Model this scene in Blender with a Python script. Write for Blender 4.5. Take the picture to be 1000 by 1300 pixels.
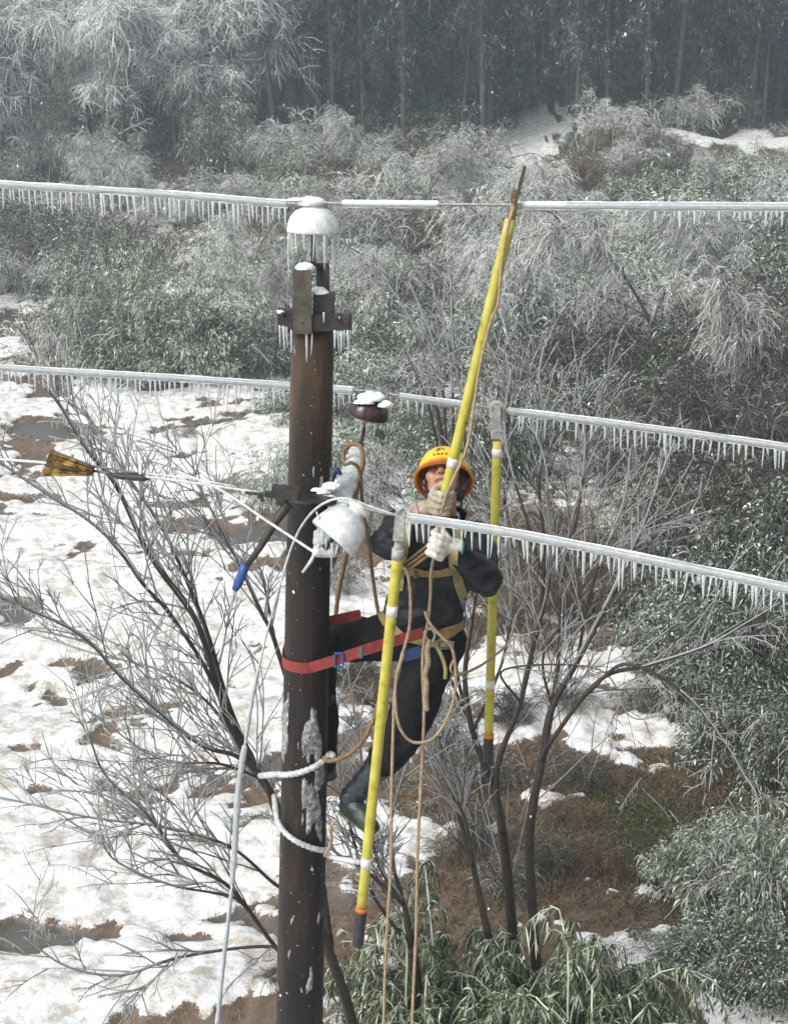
import bpy, bmesh, math, random
import numpy as np
from mathutils import Vector, Matrix, noise
from mathutils.bvhtree import BVHTree

# ------------------------------------------------------------------ clear
for o in list(bpy.data.objects):
    bpy.data.objects.remove(o, do_unlink=True)
scene = bpy.context.scene
COL = scene.collection
random.seed(11)
RNG = np.random.default_rng(11)

# ------------------------------------------------------------------ camera
CAMZ = 7.0
PITCH = math.radians(15.0)
FPX = 1800.0                      # focal length in pixels of the 1000 x 1300 picture
cam_data = bpy.data.cameras.new('camera')
cam = bpy.data.objects.new('camera', cam_data)
COL.objects.link(cam)
cam.location = (0, 0, CAMZ)
cam.rotation_euler = (math.radians(90) - PITCH, 0, 0)
cam_data.sensor_fit = 'VERTICAL'
cam_data.sensor_height = 24.0
cam_data.sensor_width = 24.0
cam_data.lens = 24.0 * FPX / 1300.0
cam_data.clip_start = 0.05
cam_data.clip_end = 2000
scene.camera = cam

# ------------------------------------------------------------------ sky, sun, exposure
SUN_EL, SUN_AZ = math.radians(42), math.radians(232)
world = bpy.data.worlds.new('World')
scene.world = world
world.use_nodes = True
wn, wl = world.node_tree.nodes, world.node_tree.links
wn.clear()
sky = wn.new('ShaderNodeTexSky')
sky.sky_type = 'NISHITA'
sky.sun_disc = False
sky.sun_elevation = SUN_EL
sky.sun_rotation = SUN_AZ
sky.dust_density = 4.0
sky.air_density = 1.0
hs = wn.new('ShaderNodeHueSaturation')
hs.inputs['Saturation'].default_value = 0.22
bgn = wn.new('ShaderNodeBackground')
bgn.inputs['Strength'].default_value = 0.138
wo = wn.new('ShaderNodeOutputWorld')
wl.new(sky.outputs['Color'], hs.inputs['Color'])
wl.new(hs.outputs['Color'], bgn.inputs['Color'])
wl.new(bgn.outputs['Background'], wo.inputs['Surface'])
sun_data = bpy.data.lights.new('sun', 'SUN')
sun_data.energy = 1.2
sun_data.angle = math.radians(32)
sun_data.color = (1.0, 0.97, 0.93)
sun = bpy.data.objects.new('sun', sun_data)
COL.objects.link(sun)
sdir = Vector((math.cos(SUN_EL) * math.sin(SUN_AZ), math.cos(SUN_EL) * math.cos(SUN_AZ), math.sin(SUN_EL)))
sun.rotation_euler = sdir.to_track_quat('Z', 'Y').to_euler()
sun.location = (0, -5, 40)
scene.view_settings.view_transform = 'Standard'
scene.view_settings.look = 'None'
scene.view_settings.gamma = 1.0
scene.view_settings.exposure = 0.80
scene.view_settings.use_curve_mapping = False
scene.render.engine = 'CYCLES'
cy = scene.cycles
cy.max_bounces = 8
cy.diffuse_bounces = 3
cy.glossy_bounces = 3
cy.transmission_bounces = 6
cy.transparent_max_bounces = 12
cy.volume_bounces = 1
cy.use_denoising = True
cy.caustics_reflective = False
cy.caustics_refractive = False
cy.sample_clamp_indirect = 6.0

# ------------------------------------------------------------------ helpers
CP, SP = math.cos(PITCH), math.sin(PITCH)
def raydir(u, v):
    r, d = (u - 500.0) / FPX, (v - 650.0) / FPX
    return Vector((r, CP - d * SP, -SP - d * CP))
def P(u, v, Y):
    d = raydir(u, v)
    return Vector((0, 0, CAMZ)) + d * (Y / d.y)
def px(n, Y):                      # metres covered by n picture pixels at distance Y
    return n * Y / FPX

def tag(o, label=None, cat=None, group=None, kind=None):
    if label: o['label'] = label
    if cat: o['category'] = cat
    if group: o['group'] = group
    if kind: o['kind'] = kind
    return o
def empty(name, loc, label=None, cat=None, group=None):
    o = bpy.data.objects.new(name, None)
    COL.objects.link(o)
    o.location = loc
    o.empty_display_size = 0.1
    return tag(o, label, cat, group)
def link(name, me, mat=None, parent=None):
    if mat is not None and not me.materials:
        me.materials.append(mat)
    o = bpy.data.objects.new(name, me)
    COL.objects.link(o)
    if parent is not None:
        o.parent = parent
        p = parent
        off = Vector((0, 0, 0))
        while p is not None:
            off += p.location
            p = p.parent
        o.location = -off
    return o
def copy_tree(o, parent=None):
    c = o.copy()
    COL.objects.link(c)
    c.parent = parent
    for ch in list(o.children):
        copy_tree(ch, c)
    return c

def catmull(pts, n):
    pts = [Vector(p) for p in pts]
    if len(pts) == 2:
        return [pts[0].lerp(pts[1], i / n) for i in range(n + 1)]
    ext = [pts[0] * 2 - pts[1]] + pts + [pts[-1] * 2 - pts[-2]]
    out = []
    for i in range(len(pts) - 1):
        a, b, c, d = ext[i:i + 4]
        for k in range(n):
            t = k / n
            out.append(0.5 * ((2 * b) + (c - a) * t + (2 * a - 5 * b + 4 * c - d) * t * t + (3 * b - a - 3 * c + d) * t ** 3))
    out.append(pts[-1].copy())
    return out

class MB:
    def __init__(s):
        s.v, s.f, s.a = [], [], []
    def add(s, verts, faces, att=0.0):
        b = len(s.v)
        s.v += [tuple(p) for p in verts]
        s.f += [tuple(b + i for i in f) for f in faces]
        s.a += [att] * len(verts)
    def tube(s, pts, radii, sides=8, cap=True, att=0.0, flat=None):
        pts = [Vector(p) for p in pts]
        n = len(pts)
        if not hasattr(radii, '__len__'):
            radii = [radii] * n
        b = len(s.v)
        ref = None
        for i, p in enumerate(pts):
            t = (pts[min(i + 1, n - 1)] - pts[max(i - 1, 0)])
            if t.length < 1e-9: t = Vector((0, 0, 1))
            t.normalize()
            if ref is None:
                ref = t.orthogonal().normalized()
            x = ref - t * ref.dot(t)
            if x.length < 1e-6: x = t.orthogonal()
            x.normalize()
            ref = x
            y = t.cross(x)
            for k in range(sides):
                a = 2 * math.pi * k / sides
                s.v.append(tuple(p + (x * math.cos(a) + y * math.sin(a)) * radii[i]))
                s.a.append(att)
        for i in range(n - 1):
            for k in range(sides):
                k2 = (k + 1) % sides
                s.f.append((b + i * sides + k, b + i * sides + k2, b + (i + 1) * sides + k2, b + (i + 1) * sides + k))
        if cap:
            s.f.append(tuple(b + k for k in reversed(range(sides))))
            s.f.append(tuple(b + (n - 1) * sides + k for k in range(sides)))
    def box(s, c, size, R=None, att=0.0):
        c = Vector(c)
        vs = []
        for z in (-.5, .5):
            for y in (-.5, .5):
                for x in (-.5, .5):
                    q = Vector((x * size[0], y * size[1], z * size[2]))
                    if R is not None: q = R @ q
                    vs.append(c + q)
        s.add(vs, [(0, 2, 3, 1), (4, 5, 7, 6), (0, 1, 5, 4), (2, 6, 7, 3), (0, 4, 6, 2), (1, 3, 7, 5)], att)
    def beam(s, a, b, w, h, up=(0, 0, 1), att=0.0):
        a, b = Vector(a), Vector(b)
        z = (b - a).normalized()
        x = Vector(up).cross(z)
        if x.length < 1e-5: x = z.orthogonal()
        x.normalize()
        y = z.cross(x)
        R = Matrix((x, y, z)).transposed()
        s.box((a + b) / 2, (w, h, (b - a).length), R, att)
    def sphere(s, c, r, R=None, seg=14, rings=9, att=0.0):
        c = Vector(c)
        if not hasattr(r, '__len__'): r = (r, r, r)
        vs, fs = [], []
        vs.append(Vector((0, 0, r[2])))
        for i in range(1, rings):
            th = math.pi * i / rings
            for k in range(seg):
                a = 2 * math.pi * k / seg
                vs.append(Vector((r[0] * math.sin(th) * math.cos(a), r[1] * math.sin(th) * math.sin(a), r[2] * math.cos(th))))
        vs.append(Vector((0, 0, -r[2])))
        for k in range(seg):
            fs.append((0, 1 + k, 1 + (k + 1) % seg))
            fs.append((len(vs) - 1, 1 + (rings - 2) * seg + (k + 1) % seg, 1 + (rings - 2) * seg + k))
        for i in range(rings - 2):
            for k in range(seg):
                k2 = (k + 1) % seg
                fs.append((1 + i * seg + k, 1 + (i + 1) * seg + k, 1 + (i + 1) * seg + k2, 1 + i * seg + k2))
        if R is not None: vs = [R @ q for q in vs]
        s.add([c + q for q in vs], fs, att)
    def capsule(s, a, b, ra, rb, seg=12):
        a, b = Vector(a), Vector(b)
        d = (b - a)
        if d.length < 1e-6:
            s.sphere(a, ra); return
        t = d.normalized()
        pts, rr = [], []
        for k in range(0, 5):
            th = math.pi / 2 * (1 - k / 4)
            pts.append(a - t * ra * math.sin(th)); rr.append(max(ra * math.cos(th), ra * 0.02))
        for k in range(0, 5):
            th = math.pi / 2 * k / 4
            pts.append(b + t * rb * math.sin(th)); rr.append(max(rb * math.cos(th), rb * 0.02))
        s.tube(pts, rr, seg, True)
    def lathe(s, o, axis, prof, sides=24, att=0.0):
        o, axis = Vector(o), Vector(axis).normalized()
        x = axis.orthogonal().normalized(); y = axis.cross(x)
        b = len(s.v)
        for (r, z) in prof:
            for k in range(sides):
                a = 2 * math.pi * k / sides
                s.v.append(tuple(o + axis * z + (x * math.cos(a) + y * math.sin(a)) * max(r, 1e-4))); s.a.append(att)
        for i in range(len(prof) - 1):
            for k in range(sides):
                k2 = (k + 1) % sides
                s.f.append((b + i * sides + k, b + i * sides + k2, b + (i + 1) * sides + k2, b + (i + 1) * sides + k))
    def loft(s, rings):
        b = len(s.v); n = len(rings[0])
        for r in rings:
            for q in r:
                s.v.append(tuple(q)); s.a.append(0.0)
        for i in range(len(rings) - 1):
            for k in range(n):
                k2 = (k + 1) % n
                s.f.append((b + i * n + k, b + i * n + k2, b + (i + 1) * n + k2, b + (i + 1) * n + k))
        s.f.append(tuple(b + k for k in reversed(range(n))))
        s.f.append(tuple(b + (len(rings) - 1) * n + k for k in range(n)))
    def mesh(s, name, mat=None, smooth=True, bevel=0.0):
        me = bpy.data.meshes.new(name)
        me.from_pydata(s.v, [], s.f)
        if any(s.a):
            at = me.attributes.new('tint', 'FLOAT', 'POINT')
            at.data.foreach_set('value', np.array(s.a, dtype=np.float32))
        if bevel > 0:
            bm = bmesh.new(); bm.from_mesh(me)
            bmesh.ops.bevel(bm, geom=bm.edges[:], offset=bevel, segments=2, affect='EDGES', profile=0.6, clamp_overlap=True)
            bm.to_mesh(me); bm.free()
        if smooth:
            me.polygons.foreach_set('use_smooth', [True] * len(me.polygons))
        if mat is not None: me.materials.append(mat)
        me.update()
        return me
    def build(s, name, mat, parent=None, smooth=True, bevel=0.0):
        return link(name, s.mesh(name, mat, smooth, bevel), None, parent)

def remesh(mb, voxel, smooth=4, name='solid'):
    """fuse overlapping closed shapes of one builder into one continuous surface"""
    me = mb.mesh(name)
    o = bpy.data.objects.new('tmp', me); COL.objects.link(o)
    m = o.modifiers.new('r', 'REMESH'); m.mode = 'VOXEL'; m.voxel_size = voxel; m.use_smooth_shade = True
    if smooth:
        q = o.modifiers.new('s', 'SMOOTH'); q.factor = 0.5; q.iterations = smooth
    dg = bpy.context.evaluated_depsgraph_get(); dg.update()
    out = bpy.data.meshes.new_from_object(o.evaluated_get(dg))
    bpy.data.objects.remove(o, do_unlink=True)
    out.polygons.foreach_set('use_smooth', [True] * len(out.polygons))
    return out
def wrinkle(me, amp, scale, seed=0.0, stretch=(1, 1, 1), ridged=False):
    me.update()
    off = Vector((seed, seed * 1.7, -seed))
    nors = [Vector(n.vector) for n in me.vertex_normals]
    for v, vn in zip(me.vertices, nors):
        q = Vector((v.co.x * stretch[0], v.co.y * stretch[1], v.co.z * stretch[2])) * scale + off
        n = noise.noise(q) + 0.5 * noise.noise(q * 2.1)
        if ridged: n = 0.6 - 2.0 * abs(n)
        v.co += vn * (n * amp)
    me.update()

def smooth_mesh(me, it):
    bm = bmesh.new(); bm.from_mesh(me)
    for _ in range(it):
        bmesh.ops.smooth_vert(bm, verts=bm.verts[:], factor=.5, use_axis_x=True, use_axis_y=True, use_axis_z=True)
    bm.to_mesh(me); bm.free(); me.update()

# numpy mass geometry -----------------------------------------------------------
def np_mesh(name, verts, quads=None, tris=None, att=None, smooth=False, mat=None):
    me = bpy.data.meshes.new(name)
    verts = np.asarray(verts, dtype=np.float32)
    me.vertices.add(len(verts)); me.vertices.foreach_set('co', verts.ravel())
    idx, tot = [], []
    if quads is not None and len(quads):
        idx.append(np.asarray(quads, dtype=np.int32).ravel()); tot.append(np.full(len(quads), 4, np.int32))
    if tris is not None and len(tris):
        idx.append(np.asarray(tris, dtype=np.int32).ravel()); tot.append(np.full(len(tris), 3, np.int32))
    idx = np.concatenate(idx); tot = np.concatenate(tot)
    me.loops.add(len(idx)); me.loops.foreach_set('vertex_index', idx)
    me.polygons.add(len(tot))
    me.polygons.foreach_set('loop_start', np.concatenate(([0], np.cumsum(tot)[:-1])).astype(np.int32))
    me.polygons.foreach_set('loop_total', tot)
    if smooth: me.polygons.foreach_set('use_smooth', np.ones(len(tot), dtype=bool))
    if att is not None:
        for k, a in att.items():
            at = me.attributes.new(k, 'FLOAT', 'POINT')
            at.data.foreach_set('value', np.asarray(a, dtype=np.float32))
    if mat is not None: me.materials.append(mat)
    me.update(calc_edges=True)
    me.validate()
    return me
def nrm(a):
    return a / np.maximum(np.linalg.norm(a, axis=-1, keepdims=True), 1e-9)
def prisms(a, b, ra, rb, tint, sides=3):
    """many thin tapering twigs: returns verts, quads, tint"""
    a = np.asarray(a, float); b = np.asarray(b, float); N = len(a)
    t = nrm(b - a)
    ref = np.where(np.abs(t[:, 2:3]) > 0.9, np.array([[1., 0, 0]]), np.array([[0, 0, 1.]]))
    x = nrm(np.cross(ref, t)); y = np.cross(t, x)
    V = np.zeros((N, 2 * sides, 3))
    for k in range(sides):
        an = 2 * math.pi * k / sides
        off = x * math.cos(an) + y * math.sin(an)
        V[:, k] = a + off * np.reshape(ra, (-1, 1))
        V[:, sides + k] = b + off * np.reshape(rb, (-1, 1))
    base = (np.arange(N) * 2 * sides)[:, None]
    Q = []
    for k in range(sides):
        k2 = (k + 1) % sides
        Q.append(base + np.array([[k, k2, sides + k2, sides + k]]))
    return V.reshape(-1, 3), np.concatenate(Q), np.repeat(tint, 2 * sides)
def blades(p, d, L, W, tint, droop=0.3, rng=RNG):
    """many leaves: narrow base, wide middle, pointed tip, bent downward: verts, quads, tris, tint"""
    N = len(p)
    d = nrm(d)
    L = np.reshape(L, (-1, 1)); W = np.reshape(W, (-1, 1))
    side = nrm(np.cross(d, rng.normal(size=(N, 3)) * 0.7 + np.array([[0, 0, 1.]])))
    dn = np.array([[0, 0, -1.]])
    droop = np.reshape(droop, (-1, 1)) if hasattr(droop, '__len__') else droop
    mid = p + d * L * 0.45 + dn * L * 0.12 * droop
    tip = p + d * L * 0.9 + dn * L * 0.55 * droop
    V = np.zeros((N, 5, 3))
    V[:, 0] = p - side * W * 0.2; V[:, 1] = p + side * W * 0.2
    V[:, 2] = mid + side * W * 0.5; V[:, 3] = mid - side * W * 0.5
    V[:, 4] = tip
    base = (np.arange(N) * 5)[:, None]
    return V.reshape(-1, 3), base + np.array([[0, 1, 2, 3]]), base + np.array([[3, 2, 4]]), np.repeat(tint, 5)
class Bag:
    """joins many prisms and blades into one mesh"""
    def __init__(s): s.V, s.Q, s.T, s.A, s.n = [], [], [], [], 0
    def put(s, V, Q=None, T=None, A=None):
        s.V.append(V)
        if Q is not None: s.Q.append(Q + s.n)
        if T is not None: s.T.append(T + s.n)
        s.A.append(A if A is not None else np.zeros(len(V)))
        s.n += len(V)
    def twigs(s, *a, **k):
        V, Q, A = prisms(*a, **k); s.put(V, Q, None, A)
    def leaves(s, *a, **k):
        V, Q, T, A = blades(*a, **k); s.put(V, Q, T, A)
    def mesh(s, name, mat, smooth=False):
        return np_mesh(name, np.concatenate(s.V), np.concatenate(s.Q) if s.Q else None,
                       np.concatenate(s.T) if s.T else None, {'tint': np.concatenate(s.A)}, smooth, mat)

# value noise in numpy
def vnoise(x, y, seed=0):
    xi, yi = np.floor(x).astype(np.int64), np.floor(y).astype(np.int64)
    fx, fy = x - xi, y - yi
    fx, fy = fx * fx * (3 - 2 * fx), fy * fy * (3 - 2 * fy)
    def h(a, b):
        n = (a * 374761393 + b * 668265263 + seed * 982451653) & 0x7fffffff
        n = ((n ^ (n >> 13)) * 1274126177) & 0x7fffffff
        return ((n ^ (n >> 16)) & 0xffff) / 65535.0
    return (h(xi, yi) * (1 - fx) + h(xi + 1, yi) * fx) * (1 - fy) + (h(xi, yi + 1) * (1 - fx) + h(xi + 1, yi + 1) * fx) * fy
def fbm(x, y, seed=0, octs=4):
    s, a, t = 0, 1.0, 0
    for o in range(octs):
        s = s + a * vnoise(x * 2 ** o + 17.3 * o, y * 2 ** o - 9.1 * o, seed + o); t += a; a *= 0.5
    return s / t
def sstep(e0, e1, x):
    t = np.clip((x - e0) / (e1 - e0), 0, 1)
    return t * t * (3 - 2 * t)

# ------------------------------------------------------------------ materials
def mat_new(name):
    m = bpy.data.materials.new(name); m.use_nodes = True
    nt = m.node_tree; nt.nodes.clear()
    out = nt.nodes.new('ShaderNodeOutputMaterial')
    return m, nt, out
def setin(n, **k):
    for a, b in k.items():
        a = a.replace('_', ' ')
        if a in n.inputs: n.inputs[a].default_value = b
def ramp(nt, stops, src=None):
    r = nt.nodes.new('ShaderNodeValToRGB')
    e = r.color_ramp.elements
    while len(e) > len(stops): e.remove(e[-1])
    while len(e) < len(stops): e.new(0.5)
    for q, (p, c) in zip(e, stops):
        q.position = p; q.color = (c[0], c[1], c[2], 1)
    if src is not None: nt.links.new(src, r.inputs['Fac'])
    return r
def noise_node(nt, scale, detail=4, rough=0.6, vec=None, coord='Object', dist=0.0):
    n = nt.nodes.new('ShaderNodeTexNoise')
    n.inputs['Scale'].default_value = scale; n.inputs['Detail'].default_value = detail
    n.inputs['Roughness'].default_value = rough; n.inputs['Distortion'].default_value = dist
    if vec is None:
        tc = nt.nodes.new('ShaderNodeTexCoord'); vec = tc.outputs[coord]
    nt.links.new(vec, n.inputs['Vector'])
    return n
def bump(nt, h, strength, dist=0.01):
    b = nt.nodes.new('ShaderNodeBump')
    b.inputs['Strength'].default_value = strength; b.inputs['Distance'].default_value = dist
    nt.links.new(h, b.inputs['Height'])
    return b
def mat_plain(name, stops, scale=20, rough=0.6, bump_s=0.3, bump_d=0.004, metal=0.0, detail=5, spec=0.5, rough_var=0.0, sheen=0.0, bscale=None, trans=0.0):
    m, nt, out = mat_new(name)
    b = nt.nodes.new('ShaderNodeBsdfPrincipled')
    n = noise_node(nt, scale, detail)
    r = ramp(nt, stops, n.outputs['Fac'])
    nt.links.new(r.outputs['Color'], b.inputs['Base Color'])
    setin(b, Roughness=rough, Metallic=metal, Specular_IOR_Level=spec, Sheen_Weight=sheen, Transmission_Weight=trans)
    if rough_var:
        mr = nt.nodes.new('ShaderNodeMapRange')
        mr.inputs['To Min'].default_value = max(0.02, rough - rough_var); mr.inputs['To Max'].default_value = min(1, rough + rough_var)
        nt.links.new(n.outputs['Fac'], mr.inputs['Value']); nt.links.new(mr.outputs['Result'], b.inputs['Roughness'])
    if bump_s:
        n2 = noise_node(nt, bscale or scale * 2.5, 6) 
        bp = bump(nt, n2.outputs['Fac'], bump_s, bump_d)
        nt.links.new(bp.outputs['Normal'], b.inputs['Normal'])
    nt.links.new(b.outputs['BSDF'], out.inputs['Surface'])
    return m
def mat_tint(name, stops, rough=0.5, spec=0.5, transl=0.0, noise_scale=0, rnd=0.0):
    """colour comes from each leaf's or twig's own random tint"""
    m, nt, out = mat_new(name)
    b = nt.nodes.new('ShaderNodeBsdfPrincipled')
    at = nt.nodes.new('ShaderNodeAttribute'); at.attribute_name = 'tint'
    src = at.outputs['Fac']
    if rnd:
        oi = nt.nodes.new('ShaderNodeObjectInfo')
        ma = nt.nodes.new('ShaderNodeMath'); ma.operation = 'MULTIPLY_ADD'
        ma.inputs[1].default_value = rnd; ma.inputs[2].default_value = -rnd / 2
        nt.links.new(oi.outputs['Random'], ma.inputs[0])
        m2 = nt.nodes.new('ShaderNodeMath'); m2.operation = 'ADD'
        nt.links.new(src, m2.inputs[0]); nt.links.new(ma.outputs[0], m2.inputs[1]); src = m2.outputs[0]
    if noise_scale:
        n = noise_node(nt, noise_scale, 3)
        m3 = nt.nodes.new('ShaderNodeMath'); m3.operation = 'MULTIPLY_ADD'; m3.inputs[1].default_value = 0.9; m3.inputs[2].default_value = -0.45
        nt.links.new(n.outputs['Fac'], m3.inputs[0])
        m4 = nt.nodes.new('ShaderNodeMath'); m4.operation = 'ADD'
        nt.links.new(src, m4.inputs[0]); nt.links.new(m3.outputs[0], m4.inputs[1]); src = m4.outputs[0]
    r = ramp(nt, stops, src)
    nt.links.new(r.outputs['Color'], b.inputs['Base Color'])
    setin(b, Roughness=rough, Specular_IOR_Level=spec)
    sh = b.outputs['BSDF']
    if transl:
        tr = nt.nodes.new('ShaderNodeBsdfTranslucent'); nt.links.new(r.outputs['Color'], tr.inputs['Color'])
        mx = nt.nodes.new('ShaderNodeMixShader'); mx.inputs['Fac'].default_value = transl
        nt.links.new(sh, mx.inputs[1]); nt.links.new(tr.outputs['BSDF'], mx.inputs[2]); sh = mx.outputs['Shader']
    nt.links.new(sh, out.inputs['Surface'])
    return m
def mat_ice(name, clear=0.5, col=(0.86, 0.9, 0.92), rough=0.12, bs=60, bstr=0.4, edge=1.2):
    """glaze ice: partly clear, partly milky, shiny"""
    m, nt, out = mat_new(name)
    b = nt.nodes.new('ShaderNodeBsdfPrincipled')
    n = noise_node(nt, bs, 3)
    bp = bump(nt, n.outputs['Fac'], bstr, 0.004)
    r = ramp(nt, [(0.3, [c * 0.82 for c in col]), (0.7, col)], n.outputs['Fac'])
    nt.links.new(r.outputs['Color'], b.inputs['Base Color'])
    nt.links.new(bp.outputs['Normal'], b.inputs['Normal'])
    setin(b, Roughness=rough, IOR=1.31, Specular_IOR_Level=0.6)
    tr = nt.nodes.new('ShaderNodeBsdfTransparent'); tr.inputs['Color'].default_value = (0.93, 0.96, 0.97, 1)
    fr = nt.nodes.new('ShaderNodeFresnel'); fr.inputs['IOR'].default_value = 1.6
    nt.links.new(bp.outputs['Normal'], fr.inputs['Normal'])
    ma = nt.nodes.new('ShaderNodeMath'); ma.operation = 'MULTIPLY_ADD'; ma.use_clamp = True
    ma.inputs[1].default_value = edge; ma.inputs[2].default_value = 1 - clear
    nt.links.new(fr.outputs['Fac'], ma.inputs[0])
    mx = nt.nodes.new('ShaderNodeMixShader')
    nt.links.new(ma.outputs[0], mx.inputs['Fac'])
    nt.links.new(tr.outputs['BSDF'], mx.inputs[1]); nt.links.new(b.outputs['BSDF'], mx.inputs[2])
    nt.links.new(mx.outputs['Shader'], out.inputs['Surface'])
    return m

M = {}
M['ice'] = mat_ice('glaze_ice', 0.74, bs=35, bstr=0.7)
M['ice_clear'] = mat_ice('clear_ice', 0.60, bstr=0.3)
M['ice_twig'] = mat_ice('twig_ice', 0.73, (0.84, 0.86, 0.85), edge=.75)
M['snow'] = mat_plain('packed_snow', [(0.3, (.80, .83, .85)), (0.7, (.88, .90, .91))], 18, 0.75, 0.5, 0.01, spec=0.3)
M['bark'] = mat_plain('wet_bark', [(0.3, (.010, .007, .005)), (0.7, (.046, .031, .021))], 30, 0.5, 0.6, 0.006)
M['bark_far'] = mat_plain('forest_bark', [(0.3, (.022, .019, .018)), (0.7, (.075, .064, .058))], 6, 0.8, 0.4, 0.02)
M['twig'] = mat_tint('iced_twig', [(0.0, (.020, .016, .012)), (0.38, (.085, .070, .053)), (0.58, (.30, .295, .265)), (0.9, (.74, .77, .75))], 0.35, 0.5, rnd=0.25)
M['twig_pale'] = mat_tint('rime_twig', [(0.0, (.035, .030, .022)), (0.3, (.22, .21, .175)), (0.55, (.46, .465, .43)), (0.9, (.84, .87, .86))], 0.45, 0.5, rnd=0.3)
M['rime_haze'] = mat_tint('rime_haze_twig', [(0.0, (.10, .09, .08)), (0.3, (.42, .42, .40)), (0.7, (.76, .78, .78))], 0.5, 0.4, rnd=0.2)  # frosted twigs, painted whiter to stand in for bright haze at far left
M['leaf'] = mat_tint('evergreen_leaf', [(0.0, (.012, .019, .008)), (0.45, (.045, .062, .024)), (0.66, (.17, .205, .14)), (0.92, (.66, .71, .67))], 0.4, 0.5, 0.12, rnd=0.2)
M['leaf_frost'] = mat_tint('frosted_leaf', [(0.0, (.024, .032, .014)), (0.35, (.125, .15, .085)), (0.6, (.36, .40, .31)), (0.92, (.78, .82, .77))], 0.45, 0.5, 0.12, rnd=0.25)
M['bamboo'] = mat_tint('iced_bamboo_leaf', [(0.0, (.014, .022, .008)), (0.32, (.07, .092, .034)), (0.6, (.26, .295, .17)), (1.0, (.74, .78, .68))], 0.22, 0.6, 0.15)
M['conifer'] = mat_tint('forest_spray', [(0.0, (.012, .017, .014)), (0.45, (.05, .062, .052)), (0.72, (.16, .185, .175)), (1.0, (.62, .66, .67))], 0.6, 0.4, rnd=0.3)
M['conifer_brown'] = mat_tint('forest_spray_brown', [(0.0, (.025, .017, .013)), (0.5, (.085, .063, .052)), (0.8, (.18, .155, .14)), (1.0, (.42, .42, .42))], 0.6, 0.4, rnd=0.3)
M['straw'] = mat_tint('dry_grass', [(0.0, (.05, .033, .018)), (0.5, (.17, .115, .065)), (0.85, (.33, .265, .18)), (1.0, (.6, .58, .52))], 0.6, 0.4, 0.15)
M['grass'] = mat_tint('wet_green_grass', [(0.0, (.018, .030, .008)), (0.6, (.065, .095, .022)), (1.0, (.19, .22, .09))], 0.5, 0.4, 0.15)
M['cloth_black'] = mat_plain('black_padded_nylon', [(0.3, (.005, .0055, .007)), (0.7, (.013, .0145, .019))], 14, 0.55, 0.25, 0.006, spec=0.3)
M['cloth_trouser'] = mat_plain('black_work_trousers', [(0.3, (.006, .006, .007)), (0.7, (.012, .012, .014))], 12, 0.85, 0.4, 0.006, spec=0.15)
M['glove'] = mat_plain('cotton_glove', [(0.3, (.20, .16, .11)), (0.55, (.38, .33, .25)), (0.8, (.54, .49, .41))], 26, 0.9, 0.6, 0.003, spec=0.2, bscale=240)
M['glove_clean'] = mat_plain('white_cotton_glove', [(0.3, (.30, .26, .20)), (0.5, (.56, .53, .47)), (0.75, (.72, .70, .66))], 22, 0.9, 0.6, 0.003, spec=0.2, bscale=240)
M['skin'] = mat_plain('weathered_skin', [(0.25, (.26, .115, .075)), (0.55, (.40, .20, .14)), (0.8, (.47, .26, .19))], 28, 0.5, 0.3, 0.002, spec=0.45)
M['hair'] = mat_plain('black_hair', [(0.3, (.008, .007, .006)), (0.7, (.02, .017, .015))], 90, 0.5, 0.5, 0.002)
M['lip'] = mat_plain('lip', [(0.3, (.24, .09, .07)), (0.7, (.33, .13, .10))], 60, 0.4, 0.2, 0.001)
M['helmet'] = mat_plain('yellow_hard_hat', [(0.3, (.66, .42, .015)), (0.7, (.76, .52, .035))], 7, 0.28, 0.08, 0.002, spec=0.5)
M['helmet_in'] = mat_plain('hat_underside_glow', [(0.3, (.62, .19, .01)), (0.7, (.74, .26, .015))], 9, 0.5, 0.1, 0.002)  # orange paints the daylight coming through the yellow plastic
M['ink'] = mat_plain('dark_print', [(0.3, (.03, .025, .01)), (0.7, (.05, .04, .02))], 40, 0.6, 0)
M['collar'] = mat_plain('pale_shirt', [(0.3, (.40, .44, .50)), (0.7, (.52, .56, .60))], 30, 0.9, 0.3, 0.002)
M['webbing'] = mat_plain('tan_webbing', [(0.3, (.17, .105, .045)), (0.7, (.30, .20, .095))], 40, 0.85, 0.5, 0.002, bscale=300)
M['webbing_olive'] = mat_plain('olive_webbing', [(0.3, (.20, .17, .07)), (0.7, (.33, .29, .13))], 40, 0.85, 0.5, 0.002, bscale=300)
M['red_web'] = mat_plain('red_webbing', [(0.3, (.14, .016, .014)), (0.7, (.27, .036, .031))], 30, 0.75, 0.5, 0.002, bscale=260)
M['blue'] = mat_plain('blue_plastic', [(0.3, (.012, .05, .19)), (0.7, (.02, .085, .27))], 30, 0.45, 0.2, 0.002)
M['blue_dark'] = mat_plain('navy_webbing', [(0.3, (.008, .02, .075)), (0.7, (.014, .035, .12))], 30, 0.7, 0.3, 0.002)
M['teal'] = mat_plain('teal_slider', [(0.3, (.03, .10, .10)), (0.7, (.05, .15, .15))], 30, 0.5, 0.2, 0.002)
M['boot'] = mat_plain('wet_rubber_boot', [(0.3, (.006, .010, .013)), (0.7, (.018, .027, .032))], 16, 0.3, 0.25, 0.003, spec=0.6)
M['boot_olive'] = mat_plain('olive_boot_foot', [(0.3, (.008, .014, .010)), (0.7, (.022, .036, .026))], 22, 0.45, 0.4, 0.004)
M['boot_sole'] = mat_plain('muddy_sole', [(0.3, (.06, .03, .016)), (0.7, (.16, .085, .045))], 30, 0.8, 0.5, 0.004)
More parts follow.
